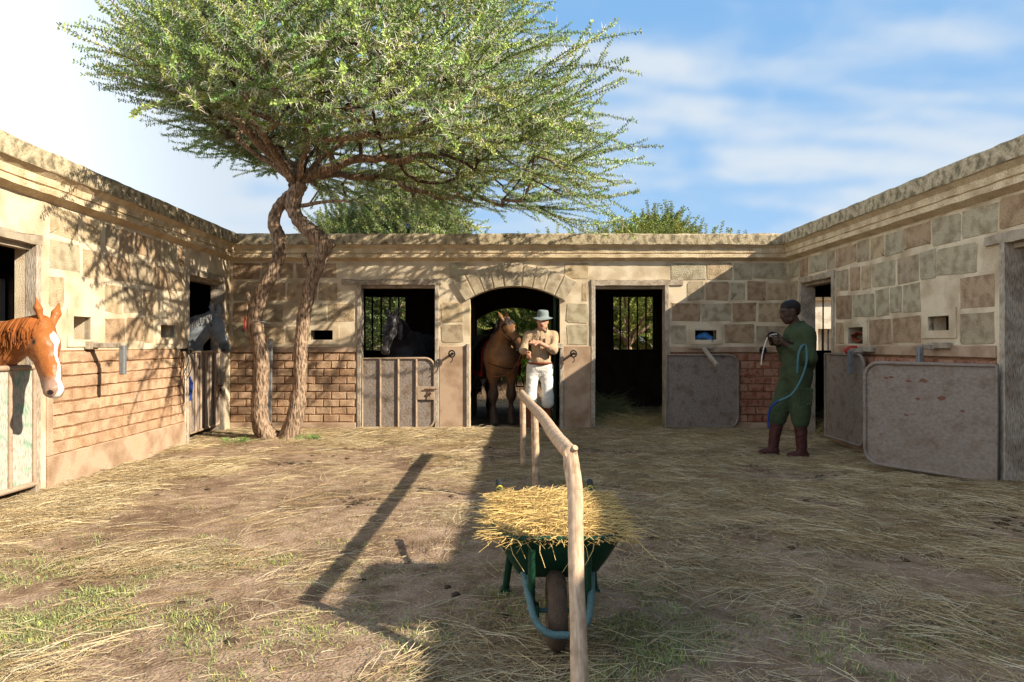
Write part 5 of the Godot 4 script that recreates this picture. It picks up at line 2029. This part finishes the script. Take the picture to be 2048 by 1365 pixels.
	for i in 190:
		var f := g.randf() * (crest.size() - 1.01)
		var k := int(f)
		var p := crest[k].lerp(crest[k + 1], f - k)
		var l := ml * g.randf_range(0.6, 1.2)
		var out: Vector3 = side * ms
		var c := g.randf_range(0.6, 1.35)
		mb.col = Color(mane.r * c, mane.g * c, mane.b * c)
		var w := out * 0.12 + Vector3(0, -0.02, 0)
		var pts := spline([p, p + w * 0.55 + Vector3(0, 0.012, 0), p + w + Vector3(0, -l * 0.5, 0) + out * g.randf_range(-0.02, 0.03), p + w * 1.08 + Vector3(g.randf_range(-0.02, 0.02), -l, g.randf_range(-0.02, 0.02))], 2)
		mb.strap(pts, (crest[k + 1] - crest[k]), 0.02, 0.006, 0.0015)
	var fl: float = o.get("forelock", 0.16)
	for i in (40 if fl > 0.01 else 0):
		var x := g.randf_range(-0.035, 0.035)
		var l := fl * g.randf_range(0.5, 1.1)
		var c := g.randf_range(0.6, 1.3)
		mb.col = Color(mane.r * c, mane.g * c, mane.b * c)
		mb.strap(spline([hx * Vector3(x * 0.6, 0.0, -0.02), hx * Vector3(x, 0.024, 0.04), hx * Vector3(x * 1.8, 0.024, 0.04 + l * 0.6), hx * Vector3(x * 2.2, 0.016, 0.04 + l)], 2), hx.basis.x, 0.014, 0.004, 0.0015)
	part("mane", mb, M.mane, t)
	mb = MB.new()
	for i in 60:
		var c := g.randf_range(0.6, 1.2)
		mb.col = Color(mane.r * c, mane.g * c, mane.b * c)
		var r1: float = g.randf_range(-0.04, 0.04)
		mb.strap(spline([L.call(r1 * 0.4, 1.2 * s, -1.33 * s), L.call(r1, 1.0 * s, -1.42 * s), L.call(r1 * 1.6, 0.7 * s, -1.4 * s), L.call(r1 * 1.4, g.randf_range(0.35, 0.5) * s, -1.38 * s)], 3), F.x, 0.02, 0.008, 0.003)
	part("tail", mb, M.mane, t)
	return t

func make_horses() -> void:
	# chestnut leaning over the near left door
	horse("chestnut horse with a white blaze leaning out over the pale door", V3(-4.62, 0.0, 5.62), Vector3(1, 0, 0.06), V3(-3.775, 1.5, 5.56), V3(-3.555, 0.955, 5.40), Vector3(1.0, 0.1, 0.22), {
		"body": Color(0.36, 0.125, 0.032), "dark": Color(0.2, 0.06, 0.016), "leg": Color(0.2, 0.07, 0.025), "muzzle": Color(0.32, 0.2, 0.15), "mane": Color(0.3, 0.1, 0.03), "blaze": true, "spread": 0.05, "fwd": 0.03, "mane_side": 1.0, "mane_len": 0.2, "size": 1.0, "crest": -0.02, "forelock": 0.0, "head": 1.1})
	horse("dapple grey horse looking out over the far left door", V3(-4.78, 0.0, 9.52), Vector3(1, 0, 0.0), V3(-4.12, 1.735, 9.5), V3(-3.87, 1.29, 9.32), Vector3(0.7, 0.5, 0.35), {
		"body": Color(0.27, 0.3, 0.33), "dark": Color(0.13, 0.15, 0.17), "leg": Color(0.12, 0.13, 0.14), "muzzle": Color(0.09, 0.1, 0.11), "mane": Color(0.3, 0.3, 0.3), "spread": 0.01, "fwd": 0.05, "mane_side": 1.0, "mane_len": 0.12, "size": 1.05, "forelock": 0.05})
	horse("black horse with a long forelock standing behind the closed back door", V3(-1.68, 0.0, 11.15), Vector3(-0.18, 0, 1.0), V3(-1.86, 1.72, 10.5), V3(-1.935, 1.2, 10.22), Vector3(-0.25, 0.35, 1.0), {
		"body": Color(0.05, 0.046, 0.048), "dark": Color(0.022, 0.02, 0.022), "leg": Color(0.02, 0.02, 0.02), "muzzle": Color(0.05, 0.042, 0.04), "mane": Color(0.03, 0.028, 0.034), "spread": 0.03, "fwd": 0.02, "mane_side": -1.0, "mane_len": 0.3, "size": 1.05, "forelock": 0.3})
	var face := Vector3(0.3, 0, 1.0)
	var at := V3(-0.19, 0.0, 11.0)
	var poll := V3(-0.09, 1.69, 10.52)
	var nose := V3(0.235, 1.225, 10.28)
	var brow := Vector3(0.55, 0.3, 0.9)
	horse("saddled bay horse standing in the arched passage beside the man", at, face, poll, nose, brow, {
		"body": Color(0.215, 0.105, 0.045), "dark": Color(0.09, 0.043, 0.021), "leg": Color(0.06, 0.034, 0.022), "muzzle": Color(0.11, 0.075, 0.055), "mane": Color(0.025, 0.02, 0.018), "spread": 0.02, "fwd": 0.03, "mane_side": 1.0, "mane_len": 0.16, "size": 1.04, "forelock": 0.1})
	# bridle on the bay
	var hx := Transform3D(basis_from(nose - poll, brow), poll)
	var t := thing("bridle", "dark leather bridle with noseband on the bay horse", "bridle", poll)
	var H := func(x: float, y: float, z: float) -> Vector3: return hx * Vector3(x, y, z) - poll
	var band := func(z: float, r: float, yc: float, ry: float) -> PackedVector3Array:
		var out := PackedVector3Array()
		for k in 17:
			var a := TAU * k / 16
			out.append(H.call(cos(a) * r, yc + sin(a) * ry, z + sin(a) * 0.01))
		return out
	for q in [["noseband", 0.37, 0.072, -0.09, 0.088], ["browband", 0.07, 0.1, -0.09, 0.125]]:
		var mb := MB.new()
		mb.strap(band.call(q[1], q[2], q[3], q[4]), hx.basis.z, 0.026, 0.026, 0.004)
		part(q[0], mb, M.leather, t)
	for s in [-1.0, 1.0]:
		var mb := MB.new()
		mb.strap(spline([H.call(s * 0.06, -0.01, -0.005), H.call(s * 0.105, -0.1, 0.1), H.call(s * 0.082, -0.1, 0.3), H.call(s * 0.068, -0.11, 0.49)], 3), hx.basis.y, 0.02, 0.02, 0.004)
		part("cheek_strap", mb, M.leather, t)
		mb = MB.new()
		var ring := PackedVector3Array()
		for k in 10:
			var a := TAU * k / 10
			ring.append(H.call(s * 0.072, -0.115 + cos(a) * 0.03, 0.495 + sin(a) * 0.03))
		mb.tube(ring, pf([0.005]), 5, false, 0, 1, 1.0, true)
		part("bit_ring", mb, M.greysteel, t)
	var mb2 := MB.new()
	var n0: Vector3 = H.call(0.07, -0.13, 0.5)
	mb2.tube(spline([n0, n0 + Vector3(-0.06, -0.14, 0.0), n0 + Vector3(-0.1, -0.3, -0.04), n0 + Vector3(-0.04, -0.2, 0.02), n0 + Vector3(0.08, 0.02, 0.03)], 4), pf([0.009]), 6)
	mb2.tube(spline([n0, n0 + Vector3(-0.1, -0.24, 0.02), n0 + Vector3(-0.25, -0.42, 0.0), n0 + Vector3(-0.5, -0.45, -0.12), n0 + Vector3(-0.6, -0.3, -0.5)], 5), pf([0.007]), 6)
	part("reins", mb2, M.leather_tan, t)
	# saddle
	t = thing("saddle", "dark saddle over a red saddle cloth on the bay horse", "saddle", at)
	var F := basis_from(face, Vector3.UP)
	var S := func(x: float, y: float, z: float) -> Vector3: return F * Vector3(x, y, z)
	for q in [["saddle_cloth", 0.325, 0.15, -0.5, "red_cloth", 0.78, 1.44], ["saddle_flap", 0.338, 0.1, -0.32, "leather", 0.86, 1.455]]:
		var mb := MB.new()
		var rows := []
		for j in 6:
			var z: float = lerpf(q[2], q[3], j / 5.0) - 0.08
			var row := []
			for i in 17:
				var u := i / 16.0 * 2 - 1
				var a := u * 1.75
				var x: float = sin(a) * q[1] * (1.0 if absf(a) < PI / 2 else 1.0)
				var y: float = (q[6] - 0.36) + cos(a) * 0.36
				if absf(u) > 0.75:
					y = lerpf(y, q[5], (absf(u) - 0.75) / 0.25)
				row.append(S.call(x, y, z - absf(u) * 0.04 * (j - 2.5) * 0.2))
			rows.append(row)
		for j in 5:
			for i in 16:
				mb.quad(rows[j][i], rows[j][i + 1], rows[j + 1][i + 1], rows[j + 1][i])
		part(q[0], mb, M[q[4]], t)
	var sb := MB.new()
	sb.sdf([[S.call(0, 1.46, 0.02), S.call(0, 1.42, -0.2), 0.06, 0.05], [S.call(0, 1.42, -0.2), S.call(0, 1.49, -0.42), 0.08, 0.07], [S.call(-0.1, 1.42, -0.2), S.call(0.1, 1.42, -0.2), 0.05, 0.05]], 0.015, 30.0, func(_p): return Color(1, 1, 1))
	part("seat", sb, M.leather, t)
	for s in [-1.0, 1.0]:
		var mb := MB.new()
		mb.strap(pv([S.call(s * 0.345, 1.2, -0.1), S.call(s * 0.36, 0.78, -0.08)]), F.z, 0.03, 0.03, 0.004)
		part("stirrup_leather", mb, M.leather, t)
		mb = MB.new()
		mb.tube(spline([S.call(s * 0.36 - 0.06, 0.6, -0.08), S.call(s * 0.36 - 0.055, 0.68, -0.08), S.call(s * 0.36, 0.78, -0.08), S.call(s * 0.36 + 0.055, 0.68, -0.08), S.call(s * 0.36 + 0.06, 0.6, -0.08)], 4), pf([0.009]), 6)
		mb.box(S.call(s * 0.36, 0.6, -0.08), Vector3(0.13, 0.02, 0.05), 0.004)
		part("stirrup", mb, M.iron, t)
	var gb := MB.new()
	gb.tube(spline([S.call(-0.26, 1.0, 0.24), S.call(-0.1, 0.93, 0.45), S.call(0.08, 0.92, 0.455), S.call(0.26, 1.0, 0.25)], 5), pf([0.009]), 6)
	part("breast_strap", gb, M.leather, t)
# ---------------------------------------------------------------- people
# hand: wrist, direction of the fingers, direction the palm faces, curl 0..1, side of the thumb
func hand(mb: MB, wrist: Vector3, dir: Vector3, palm: Vector3, curl: float, thumb: float, col: Color, point := false) -> void:
	var f := dir.normalized()
	var p := (palm - f * palm.dot(f)).normalized()
	var s := f.cross(p) * thumb
	var b := [[wrist - f * 0.03, wrist, 0.026, 0.027], [wrist, wrist + f * 0.07 + s * 0.018, 0.027, 0.02, p, 1.3], [wrist, wrist + f * 0.07 - s * 0.02, 0.025, 0.018, p, 1.3]]
	var lens := [0.07, 0.08, 0.075, 0.058]
	for i in 4:
		var k := wrist + f * (0.082 - 0.006 * absf(i - 1.0)) + s * (0.03 - i * 0.02)
		var c := curl if not (point and i == 0) else 0.08
		var at := k
		var d := f
		var r := 0.0105
		for j in 3:
			var ang: float = c * [0.7, 1.3, 0.9][j]
			d = (d * cos(ang) + p * sin(ang)).normalized()
			var l: float = lens[i] * [0.45, 0.32, 0.23][j]
			b.append([at, at + d * l, r, r - 0.0012])
			at += d * l
			r -= 0.0012
	var t0 := wrist + f * 0.025 + s * 0.028
	var t1 := t0 + (f * 0.6 + s * 0.75 + p * 0.3).normalized() * 0.035
	var t2 := t1 + (f * 0.9 + s * 0.1 + p * (0.3 + curl * 0.5)).normalized() * 0.032
	b.append([wrist + f * 0.015 + s * 0.012, t0, 0.019, 0.015])
	b.append([t0, t1, 0.0145, 0.012])
	b.append([t1, t2, 0.012, 0.0095])
	mb.sdf(b, 0.0042, 190.0, func(_q): return col)

# head: centre of the skull, facing, up
func face_head(mb: MB, c: Vector3, face: Vector3, up: Vector3, skin: Color, lip: Color, brow: Color, old: bool) -> void:
	var b := basis_from(face, up)
	var bones := [
		[Vector3(0, 0.03, -0.025), Vector3(0, 0.035, 0.02), 0.088, 0.082, Vector3.RIGHT, 1.12],
		[Vector3(0, -0.02, 0.03), Vector3(0, -0.06, 0.035), 0.064, 0.056],
		[Vector3(0, -0.085, 0.055), Vector3(0, -0.1, 0.062), 0.034, 0.028],
		[Vector3(-0.035, -0.075, 0.015), Vector3(0.035, -0.075, 0.015), 0.036, 0.036],
		[Vector3(0, 0.008, 0.092), Vector3(0, -0.03, 0.112), 0.01, 0.0145],
		[Vector3(-0.012, -0.034, 0.098), Vector3(0.012, -0.034, 0.098), 0.011, 0.011],
		[Vector3(-0.032, 0.024, 0.079), Vector3(0.032, 0.024, 0.079), 0.016, 0.016],
		[Vector3(-0.016, -0.066, 0.083), Vector3(0.016, -0.066, 0.083), 0.0115, 0.0115],
		[Vector3(-0.038, -0.02, 0.06), Vector3(0.038, -0.02, 0.06), 0.022, 0.022]]
	for s in [-1.0, 1.0]:
		bones.append([Vector3(s * 0.077, 0.015, -0.005), Vector3(s * 0.08, -0.03, 0.0), 0.018, 0.012, Vector3.RIGHT, 1.7])
	var gn := noise(33, 40.0, 2)
	var col := func(p: Vector3) -> Color:
		var q := skin * (1.0 + 0.12 * gn.get_noise_3dv(p))
		if p.z > 0.06:
			for s in [-1.0, 1.0]:
				if Vector2((p.x - s * 0.033), (p.y - 0.006) * 1.7).length() < 0.0125:
					q = Color(0.05, 0.04, 0.035)
				if absf(p.x - s * 0.034) < 0.021 and absf(p.y - 0.03) < 0.005:
					q = brow
			if absf(p.x) < 0.026 and absf(p.y + 0.066) < 0.0075:
				q = lip
			if absf(p.x) < 0.024 and absf(p.y + 0.066) < 0.002:
				q = lip * 0.3
		q.a = 1.0
		return q
	mb.sdf(bones, 0.006, 90.0, col, Transform3D(b, c))

func plain(c: Color) -> Callable:
	return func(_p): return c

func make_people() -> void:
	rider()
	groom()

# man in the passage: tan shirt, white breeches rolled below the knee, brimmed hat
func rider() -> void:
	var t := thing("person", "man in tan shirt, white trousers and grey brimmed hat beside the bay horse", "person", V3(0.41, 0.0, 10.38))
	var P := func(x: float, y: float, z: float) -> Vector3: return Vector3(x, y, z)
	var skin := Color(0.46, 0.24, 0.16)
	var hc := Vector3(0.055, 1.645, 0.05)
	var face := Vector3(-0.2, -0.12, 1.0)
	var lsh := Vector3(0.235, 1.43, -0.01)   # image right
	var lel := Vector3(0.215, 1.21, 0.16)
	var lwr := Vector3(-0.02, 1.32, 0.25)
	var rsh := Vector3(-0.165, 1.43, -0.02)
	var rel := Vector3(-0.24, 1.2, 0.08)
	var rwr := Vector3(-0.16, 1.15, 0.25)
	var hips := [Vector3(0.115, 0.93, 0), Vector3(-0.085, 0.93, 0)]
	var knees := [Vector3(0.13, 0.5, 0.04), Vector3(-0.13, 0.5, 0.05)]
	var feet := [Vector3(0.135, 0.08, 0.0), Vector3(-0.135, 0.08, 0.02)]
	var mb := MB.new()
	var sb := [[Vector3(0.03, 1.48, -0.005), Vector3(0.045, 1.6, 0.03), 0.058, 0.056], [Vector3(0.03, 1.4, 0), Vector3(0.02, 1.05, 0), 0.11, 0.1], [lsh, lel, 0.042, 0.04], [lel, lwr, 0.04, 0.028], [rsh, rel, 0.042, 0.04], [rel, rwr, 0.04, 0.028], [Vector3(0.015, 1.0, 0), Vector3(0.015, 0.95, 0), 0.11, 0.12]]
	for i in 2:
		sb.append([hips[i], knees[i], 0.075, 0.05])
		sb.append([knees[i], feet[i], 0.048, 0.036])
	mb.sdf(sb, 0.014, 45.0, plain(skin))
	face_head(mb, hc, face, Vector3.UP, skin, Color(0.4, 0.14, 0.1), Color(0.4, 0.36, 0.32), true)
	hand(mb, lwr, Vector3(-1, 0.12, 0.1), Vector3(-0.1, -0.6, -0.6), 0.55, 1.0, skin, true)
	hand(mb, rwr, Vector3(-0.3, -0.4, 0.9), Vector3(1, -0.2, 0.2), 0.9, 1.0, skin)
	part("body", mb, M.skin, t)
	mb = MB.new()
	mb.sdf([[Vector3(0.03, 1.38, 0.0), Vector3(0.02, 1.06, 0.005), 0.15, 0.14, Vector3(0, 0, 1), 1.22], [Vector3(-0.13, 1.41, -0.01), Vector3(0.2, 1.41, -0.01), 0.085, 0.085], [Vector3(0.035, 1.46, 0), Vector3(0.03, 1.49, 0.0), 0.075, 0.066], [Vector3(0.02, 1.05, 0.0), Vector3(0.015, 1.0, 0.0), 0.15, 0.142, Vector3(0, 0, 1), 1.15], [lsh, lel, 0.066, 0.058], [lel, lel.lerp(lwr, 0.25), 0.058, 0.052], [rsh, rel, 0.064, 0.056], [rel, rel.lerp(rwr, 0.25), 0.056, 0.05], [Vector3(0.1, 1.0, 0.06), Vector3(-0.02, 1.05, 0.1), 0.06, 0.05]], 0.011, 50.0, plain(Color(1, 1, 1)), Transform3D(), 0.009, Vector3(9, 5, 9))
	part("shirt", mb, M.tan_cloth, t)
	mb = MB.new()
	for s in [-1.0, 1.0]:
		mb.strap(pv([Vector3(0.04 + s * 0.012, 1.505, 0.085), Vector3(0.04 + s * 0.065, 1.47, 0.1), Vector3(0.04 + s * 0.085, 1.53, 0.03)]), Vector3(0.4 * s, 1, 0.6), 0.05, 0.045, 0.004)
	part("collar", mb, M.tan_cloth, t)
	mb = MB.new()
	mb.strap(pv([Vector3(0.04, 1.49, 0.094), Vector3(0.036, 1.38, 0.14), Vector3(0.03, 1.2, 0.135), Vector3(0.025, 1.04, 0.135)]), Vector3(1, 0, 0), 0.03, 0.03, 0.004)
	for s in [-1.0, 1.0]:
		mb.box(Vector3(0.035 + s * 0.09, 1.34, 0.118), Vector3(0.09, 0.1, 0.02), 0.006, Basis(Vector3.UP, s * 0.35))
	part("placket", mb, M.tan_cloth, t)
	mb = MB.new()
	var tb := [[Vector3(-0.03, 0.97, 0), Vector3(0.06, 0.97, 0), 0.132, 0.132, Vector3(0, 0, 1), 1.1], [Vector3(0.015, 0.9, 0), Vector3(0.015, 0.86, 0), 0.12, 0.09]]
	for i in 2:
		tb.append([hips[i], knees[i], 0.105, 0.078])
		tb.append([knees[i], knees[i].lerp(feet[i], 0.24), 0.08, 0.076])
		tb.append([knees[i].lerp(feet[i], 0.2), knees[i].lerp(feet[i], 0.22), 0.084, 0.084])
	mb.sdf(tb, 0.011, 55.0, plain(Color(1, 1, 1)), Transform3D(), 0.007, Vector3(7, 8, 7))
	part("trousers", mb, M.white_cloth, t)
	mb = MB.new()
	var bp := PackedVector3Array()
	for k in 20:
		var a := TAU * k / 20
		bp.append(Vector3(0.016 + cos(a) * 0.176, 1.005, sin(a) * 0.148))
	mb.tube(bp, pf([0.018]), 6, false, 0, 1, 1.0, true)
	part("belt", mb, M.leather_tan, t)
	for i in 2:
		mb = MB.new()
		var kn: Vector3 = knees[i]
		var ft: Vector3 = feet[i]
		mb.sdf([[kn.lerp(ft, 0.1), ft, 0.062, 0.05], [ft + Vector3(0, -0.03, -0.02), ft + Vector3(0, -0.038, 0.12), 0.046, 0.038]], 0.01, 70.0, plain(Color(1, 1, 1)), Transform3D(), 0.008, Vector3(8, 14, 8))
		part("boot", mb, M.boot_tan, t)
	# hat
	mb = MB.new()
	var hb := basis_from(face, Vector3(0.03, 1, 0.14))
	var hx := Transform3D(hb, hc + Vector3(0, 0.055, -0.005))
	var rings := []
	for q in [[0.165, -0.022], [0.168, -0.018], [0.12, 0.006], [0.098, 0.014], [0.096, 0.04], [0.092, 0.085], [0.078, 0.108], [0.05, 0.112], [0.02, 0.1]]:
		var r := []
		for k in 24:
			var a := -TAU * k / 24
			var droop := 0.0
			if q[0] > 0.13:
				droop = 0.028 * absf(cos(a)) - 0.012
			r.append(hx * Vector3(cos(a) * q[0] * 0.92, q[1] + droop, sin(a) * q[0] * 1.08))
		rings.append(r)
	mb.loft(rings, false, true)
	rings = [rings[2], rings[0]]
	for i in 24:
		rings[0][i] -= hb.y * 0.006
	mb.loft([rings[1], rings[0]])
	part("hat", mb, M.hat_cloth, t)

# groom in green, seen from his left side, looking down at a bridle
func groom() -> void:
	var t := thing("person", "man in dark green work clothes and brown boots holding a bridle", "person", V3(3.2, 0.0, 7.78))
	var skin := Color(0.062, 0.036, 0.025)
	var hc := Vector3(-0.03, 1.66, 0.0)
	var face := Vector3(-1.0, -0.22, 0.12)
	var nsh := Vector3(0.1, 1.41, 0.17)   # near arm
	var nel := Vector3(0.1, 1.14, 0.21)
	var nwr := Vector3(-0.14, 1.31, 0.11)
	var fsh := Vector3(0.06, 1.41, -0.16)
	var fel := Vector3(0.02, 1.14, -0.2)
	var fwr := Vector3(-0.16, 1.3, -0.05)
	var hips := [Vector3(0.06, 0.96, 0.09), Vector3(0.02, 0.96, -0.09)]
	var knees := [Vector3(0.045, 0.53, 0.1), Vector3(-0.13, 0.53, -0.08)]
	var feet := [Vector3(0.06, 0.09, 0.1), Vector3(-0.2, 0.1, -0.07)]
	var mb := MB.new()
	var sb := [[Vector3(0.06, 1.45, 0), Vector3(0.0, 1.6, 0), 0.06, 0.058], [Vector3(0.07, 1.4, 0), Vector3(0.06, 1.05, 0), 0.11, 0.1], [nsh, nel, 0.042, 0.04], [nel, nwr, 0.04, 0.028], [fsh, fel, 0.042, 0.04], [fel, fwr, 0.04, 0.028], [Vector3(0.04, 1.0, 0), Vector3(0.04, 0.95, 0), 0.11, 0.12]]
	for i in 2:
		sb.append([hips[i], knees[i], 0.075, 0.05])
		sb.append([knees[i], feet[i], 0.048, 0.036])
	mb.sdf(sb, 0.014, 45.0, plain(skin))
	face_head(mb, hc, face, Vector3(0.1, 1, 0), skin, Color(0.06, 0.025, 0.02), Color(0.01, 0.008, 0.007), false)
	hand(mb, nwr, Vector3(-1, 0.2, -0.15), Vector3(0.1, 0.5, -1.0), 0.85, -1.0, skin)
	hand(mb, fwr, Vector3(-1, 0.25, 0.2), Vector3(0.1, 0.4, 1.0), 0.85, 1.0, skin)
	part("body", mb, M.skin, t)
	mb = MB.new()
	var hb := basis_from(face, Vector3(0.1, 1, 0))
	mb.sdf([[Vector3(0, 0.048, -0.035), Vector3(0, 0.056, 0.015), 0.09, 0.082, Vector3.RIGHT, 1.1], [Vector3(0, 0.0, -0.06), Vector3(0, 0.03, -0.05), 0.06, 0.08]], 0.007, 80.0, plain(Color(0.012, 0.011, 0.011)), Transform3D(hb, hc))
	part("hair", mb, M.mane, t)
	mb = MB.new()
	mb.sdf([[Vector3(0.075, 1.38, 0.0), Vector3(0.065, 1.1, 0.0), 0.165, 0.16, Vector3(0, 0, 1), 0.92], [Vector3(0.075, 1.41, -0.13), Vector3(0.085, 1.41, 0.14), 0.085, 0.085], [Vector3(0.055, 1.47, 0), Vector3(0.05, 1.49, 0.0), 0.08, 0.07], [Vector3(0.06, 1.06, 0.0), Vector3(0.055, 1.04, 0.0), 0.17, 0.165], [Vector3(0.15, 1.18, 0), Vector3(0.15, 1.1, 0), 0.09, 0.1], [nsh, nel, 0.085, 0.078], [nel, nel.lerp(nwr, 0.72), 0.076, 0.042], [fsh, fel, 0.082, 0.074], [fel, fel.lerp(fwr, 0.72), 0.072, 0.042]], 0.011, 50.0, plain(Color(1, 1, 1)), Transform3D(), 0.009, Vector3(9, 5, 9))
	part("shirt", mb, M.green_cloth, t)
	mb = MB.new()
	mb.strap(spline([Vector3(-0.045, 1.47, 0.05), Vector3(0.03, 1.53, 0.085), Vector3(0.12, 1.54, 0.05), Vector3(0.14, 1.54, -0.04)], 3), Vector3(-0.3, 1, -0.2), 0.045, 0.04, 0.004)
	part("collar", mb, M.green_cloth, t)
	mb = MB.new()
	var tb := [[Vector3(0.045, 0.98, -0.05), Vector3(0.045, 0.98, 0.05), 0.145, 0.145], [Vector3(0.045, 0.9, 0), Vector3(0.04, 0.84, 0), 0.13, 0.09]]
	for i in 2:
		tb.append([hips[i], knees[i], 0.115, 0.092])
		tb.append([knees[i], knees[i].lerp(feet[i], 0.22), 0.09, 0.086])
		tb.append([hips[i].lerp(knees[i], 0.85) + Vector3(0, 0, 0.01), knees[i].lerp(feet[i], 0.22), 0.097, 0.084])
	mb.sdf(tb, 0.011, 55.0, plain(Color(1, 1, 1)), Transform3D(), 0.007, Vector3(7, 8, 7))
	part("trousers", mb, M.green_cloth, t)
	mb = MB.new()
	mb.box(Vector3(0.06, 0.7, 0.205), Vector3(0.15, 0.18, 0.022), 0.008, Basis(Vector3.RIGHT, 0.05))
	mb.box(Vector3(0.06, 0.785, 0.212), Vector3(0.16, 0.045, 0.022), 0.006)
	part("leg_pocket", mb, M.green_cloth, t)
	mb = MB.new()
	mb.box(Vector3(0.03, 1.34, 0.155), Vector3(0.1, 0.11, 0.02), 0.006, Basis(Vector3.UP, -0.3))
	part("chest_pocket", mb, M.green_cloth, t)
	for i in 2:
		mb = MB.new()
		var kn: Vector3 = knees[i]
		var ft: Vector3 = feet[i]
		mb.sdf([[kn.lerp(ft, 0.25), ft, 0.076, 0.054], [ft + Vector3(0.02, -0.035, 0), ft + Vector3(-0.13, -0.052, 0), 0.05, 0.038], [ft + Vector3(0.03, -0.06, 0), ft + Vector3(0.02, -0.06, 0), 0.035, 0.035]], 0.01, 70.0, plain(Color(1, 1, 1)), Transform3D(), 0.008, Vector3(8, 14, 8))
		part("boot", mb, M.boot, t)
	# lead rope over the forearm, hanging down past the knee
	var o := t.position
	var r := thing("lead_rope", "teal and blue lead rope draped over the groom's forearm", "rope", o)
	mb = MB.new()
	mb.tube(spline([Vector3(-0.05, 0.98, 0.25), Vector3(-0.045, 1.18, 0.27), Vector3(0.0, 1.275, 0.26), Vector3(0.045, 1.27, 0.25), Vector3(0.03, 1.1, 0.3), Vector3(-0.02, 0.9, 0.27), Vector3(-0.1, 0.74, 0.22), Vector3(-0.2, 0.66, 0.12)], 5), pf([0.0125]), 8)
	part("teal_rope", mb, M.rope_teal, r)
	mb = MB.new()
	mb.tube(spline([Vector3(-0.2, 0.66, 0.12), Vector3(-0.265, 0.58, 0.05), Vector3(-0.285, 0.46, 0.02), Vector3(-0.285, 0.34, 0.02)], 5), pf([0.0115]), 8)
	part("blue_rope", mb, M.rope_blue, r)
	r = thing("held_bridle", "black bridle with a pale hanging strap in the groom's hands", "bridle", o)
	mb = MB.new()
	for k in 3:
		var lp := PackedVector3Array()
		for i in 12:
			var a := TAU * i / 12
			lp.append(Vector3(-0.235 + cos(a) * 0.065, 1.37 + sin(a) * 0.035 + k * 0.012, 0.03 + sin(a * 2 + k) * 0.03))
		mb.tube(lp, pf([0.011]), 6, false, 0, 1, 1.0, true)
	mb.tube(spline([Vector3(-0.2, 1.37, 0.08), Vector3(-0.12, 1.34, 0.13), Vector3(-0.06, 1.3, 0.17)], 3), pf([0.012]), 6)
	part("strap", mb, M.leather, r)
	mb = MB.new()
	mb.strap(spline([Vector3(-0.2, 1.41, 0.06), Vector3(-0.29, 1.39, 0.05), Vector3(-0.335, 1.28, 0.04), Vector3(-0.36, 1.16, 0.03), Vector3(-0.37, 1.06, 0.03)], 4), Vector3(0, 0.2, 1), 0.02, 0.014, 0.003)
	part("pale_strap", mb, M.white_strap, r)
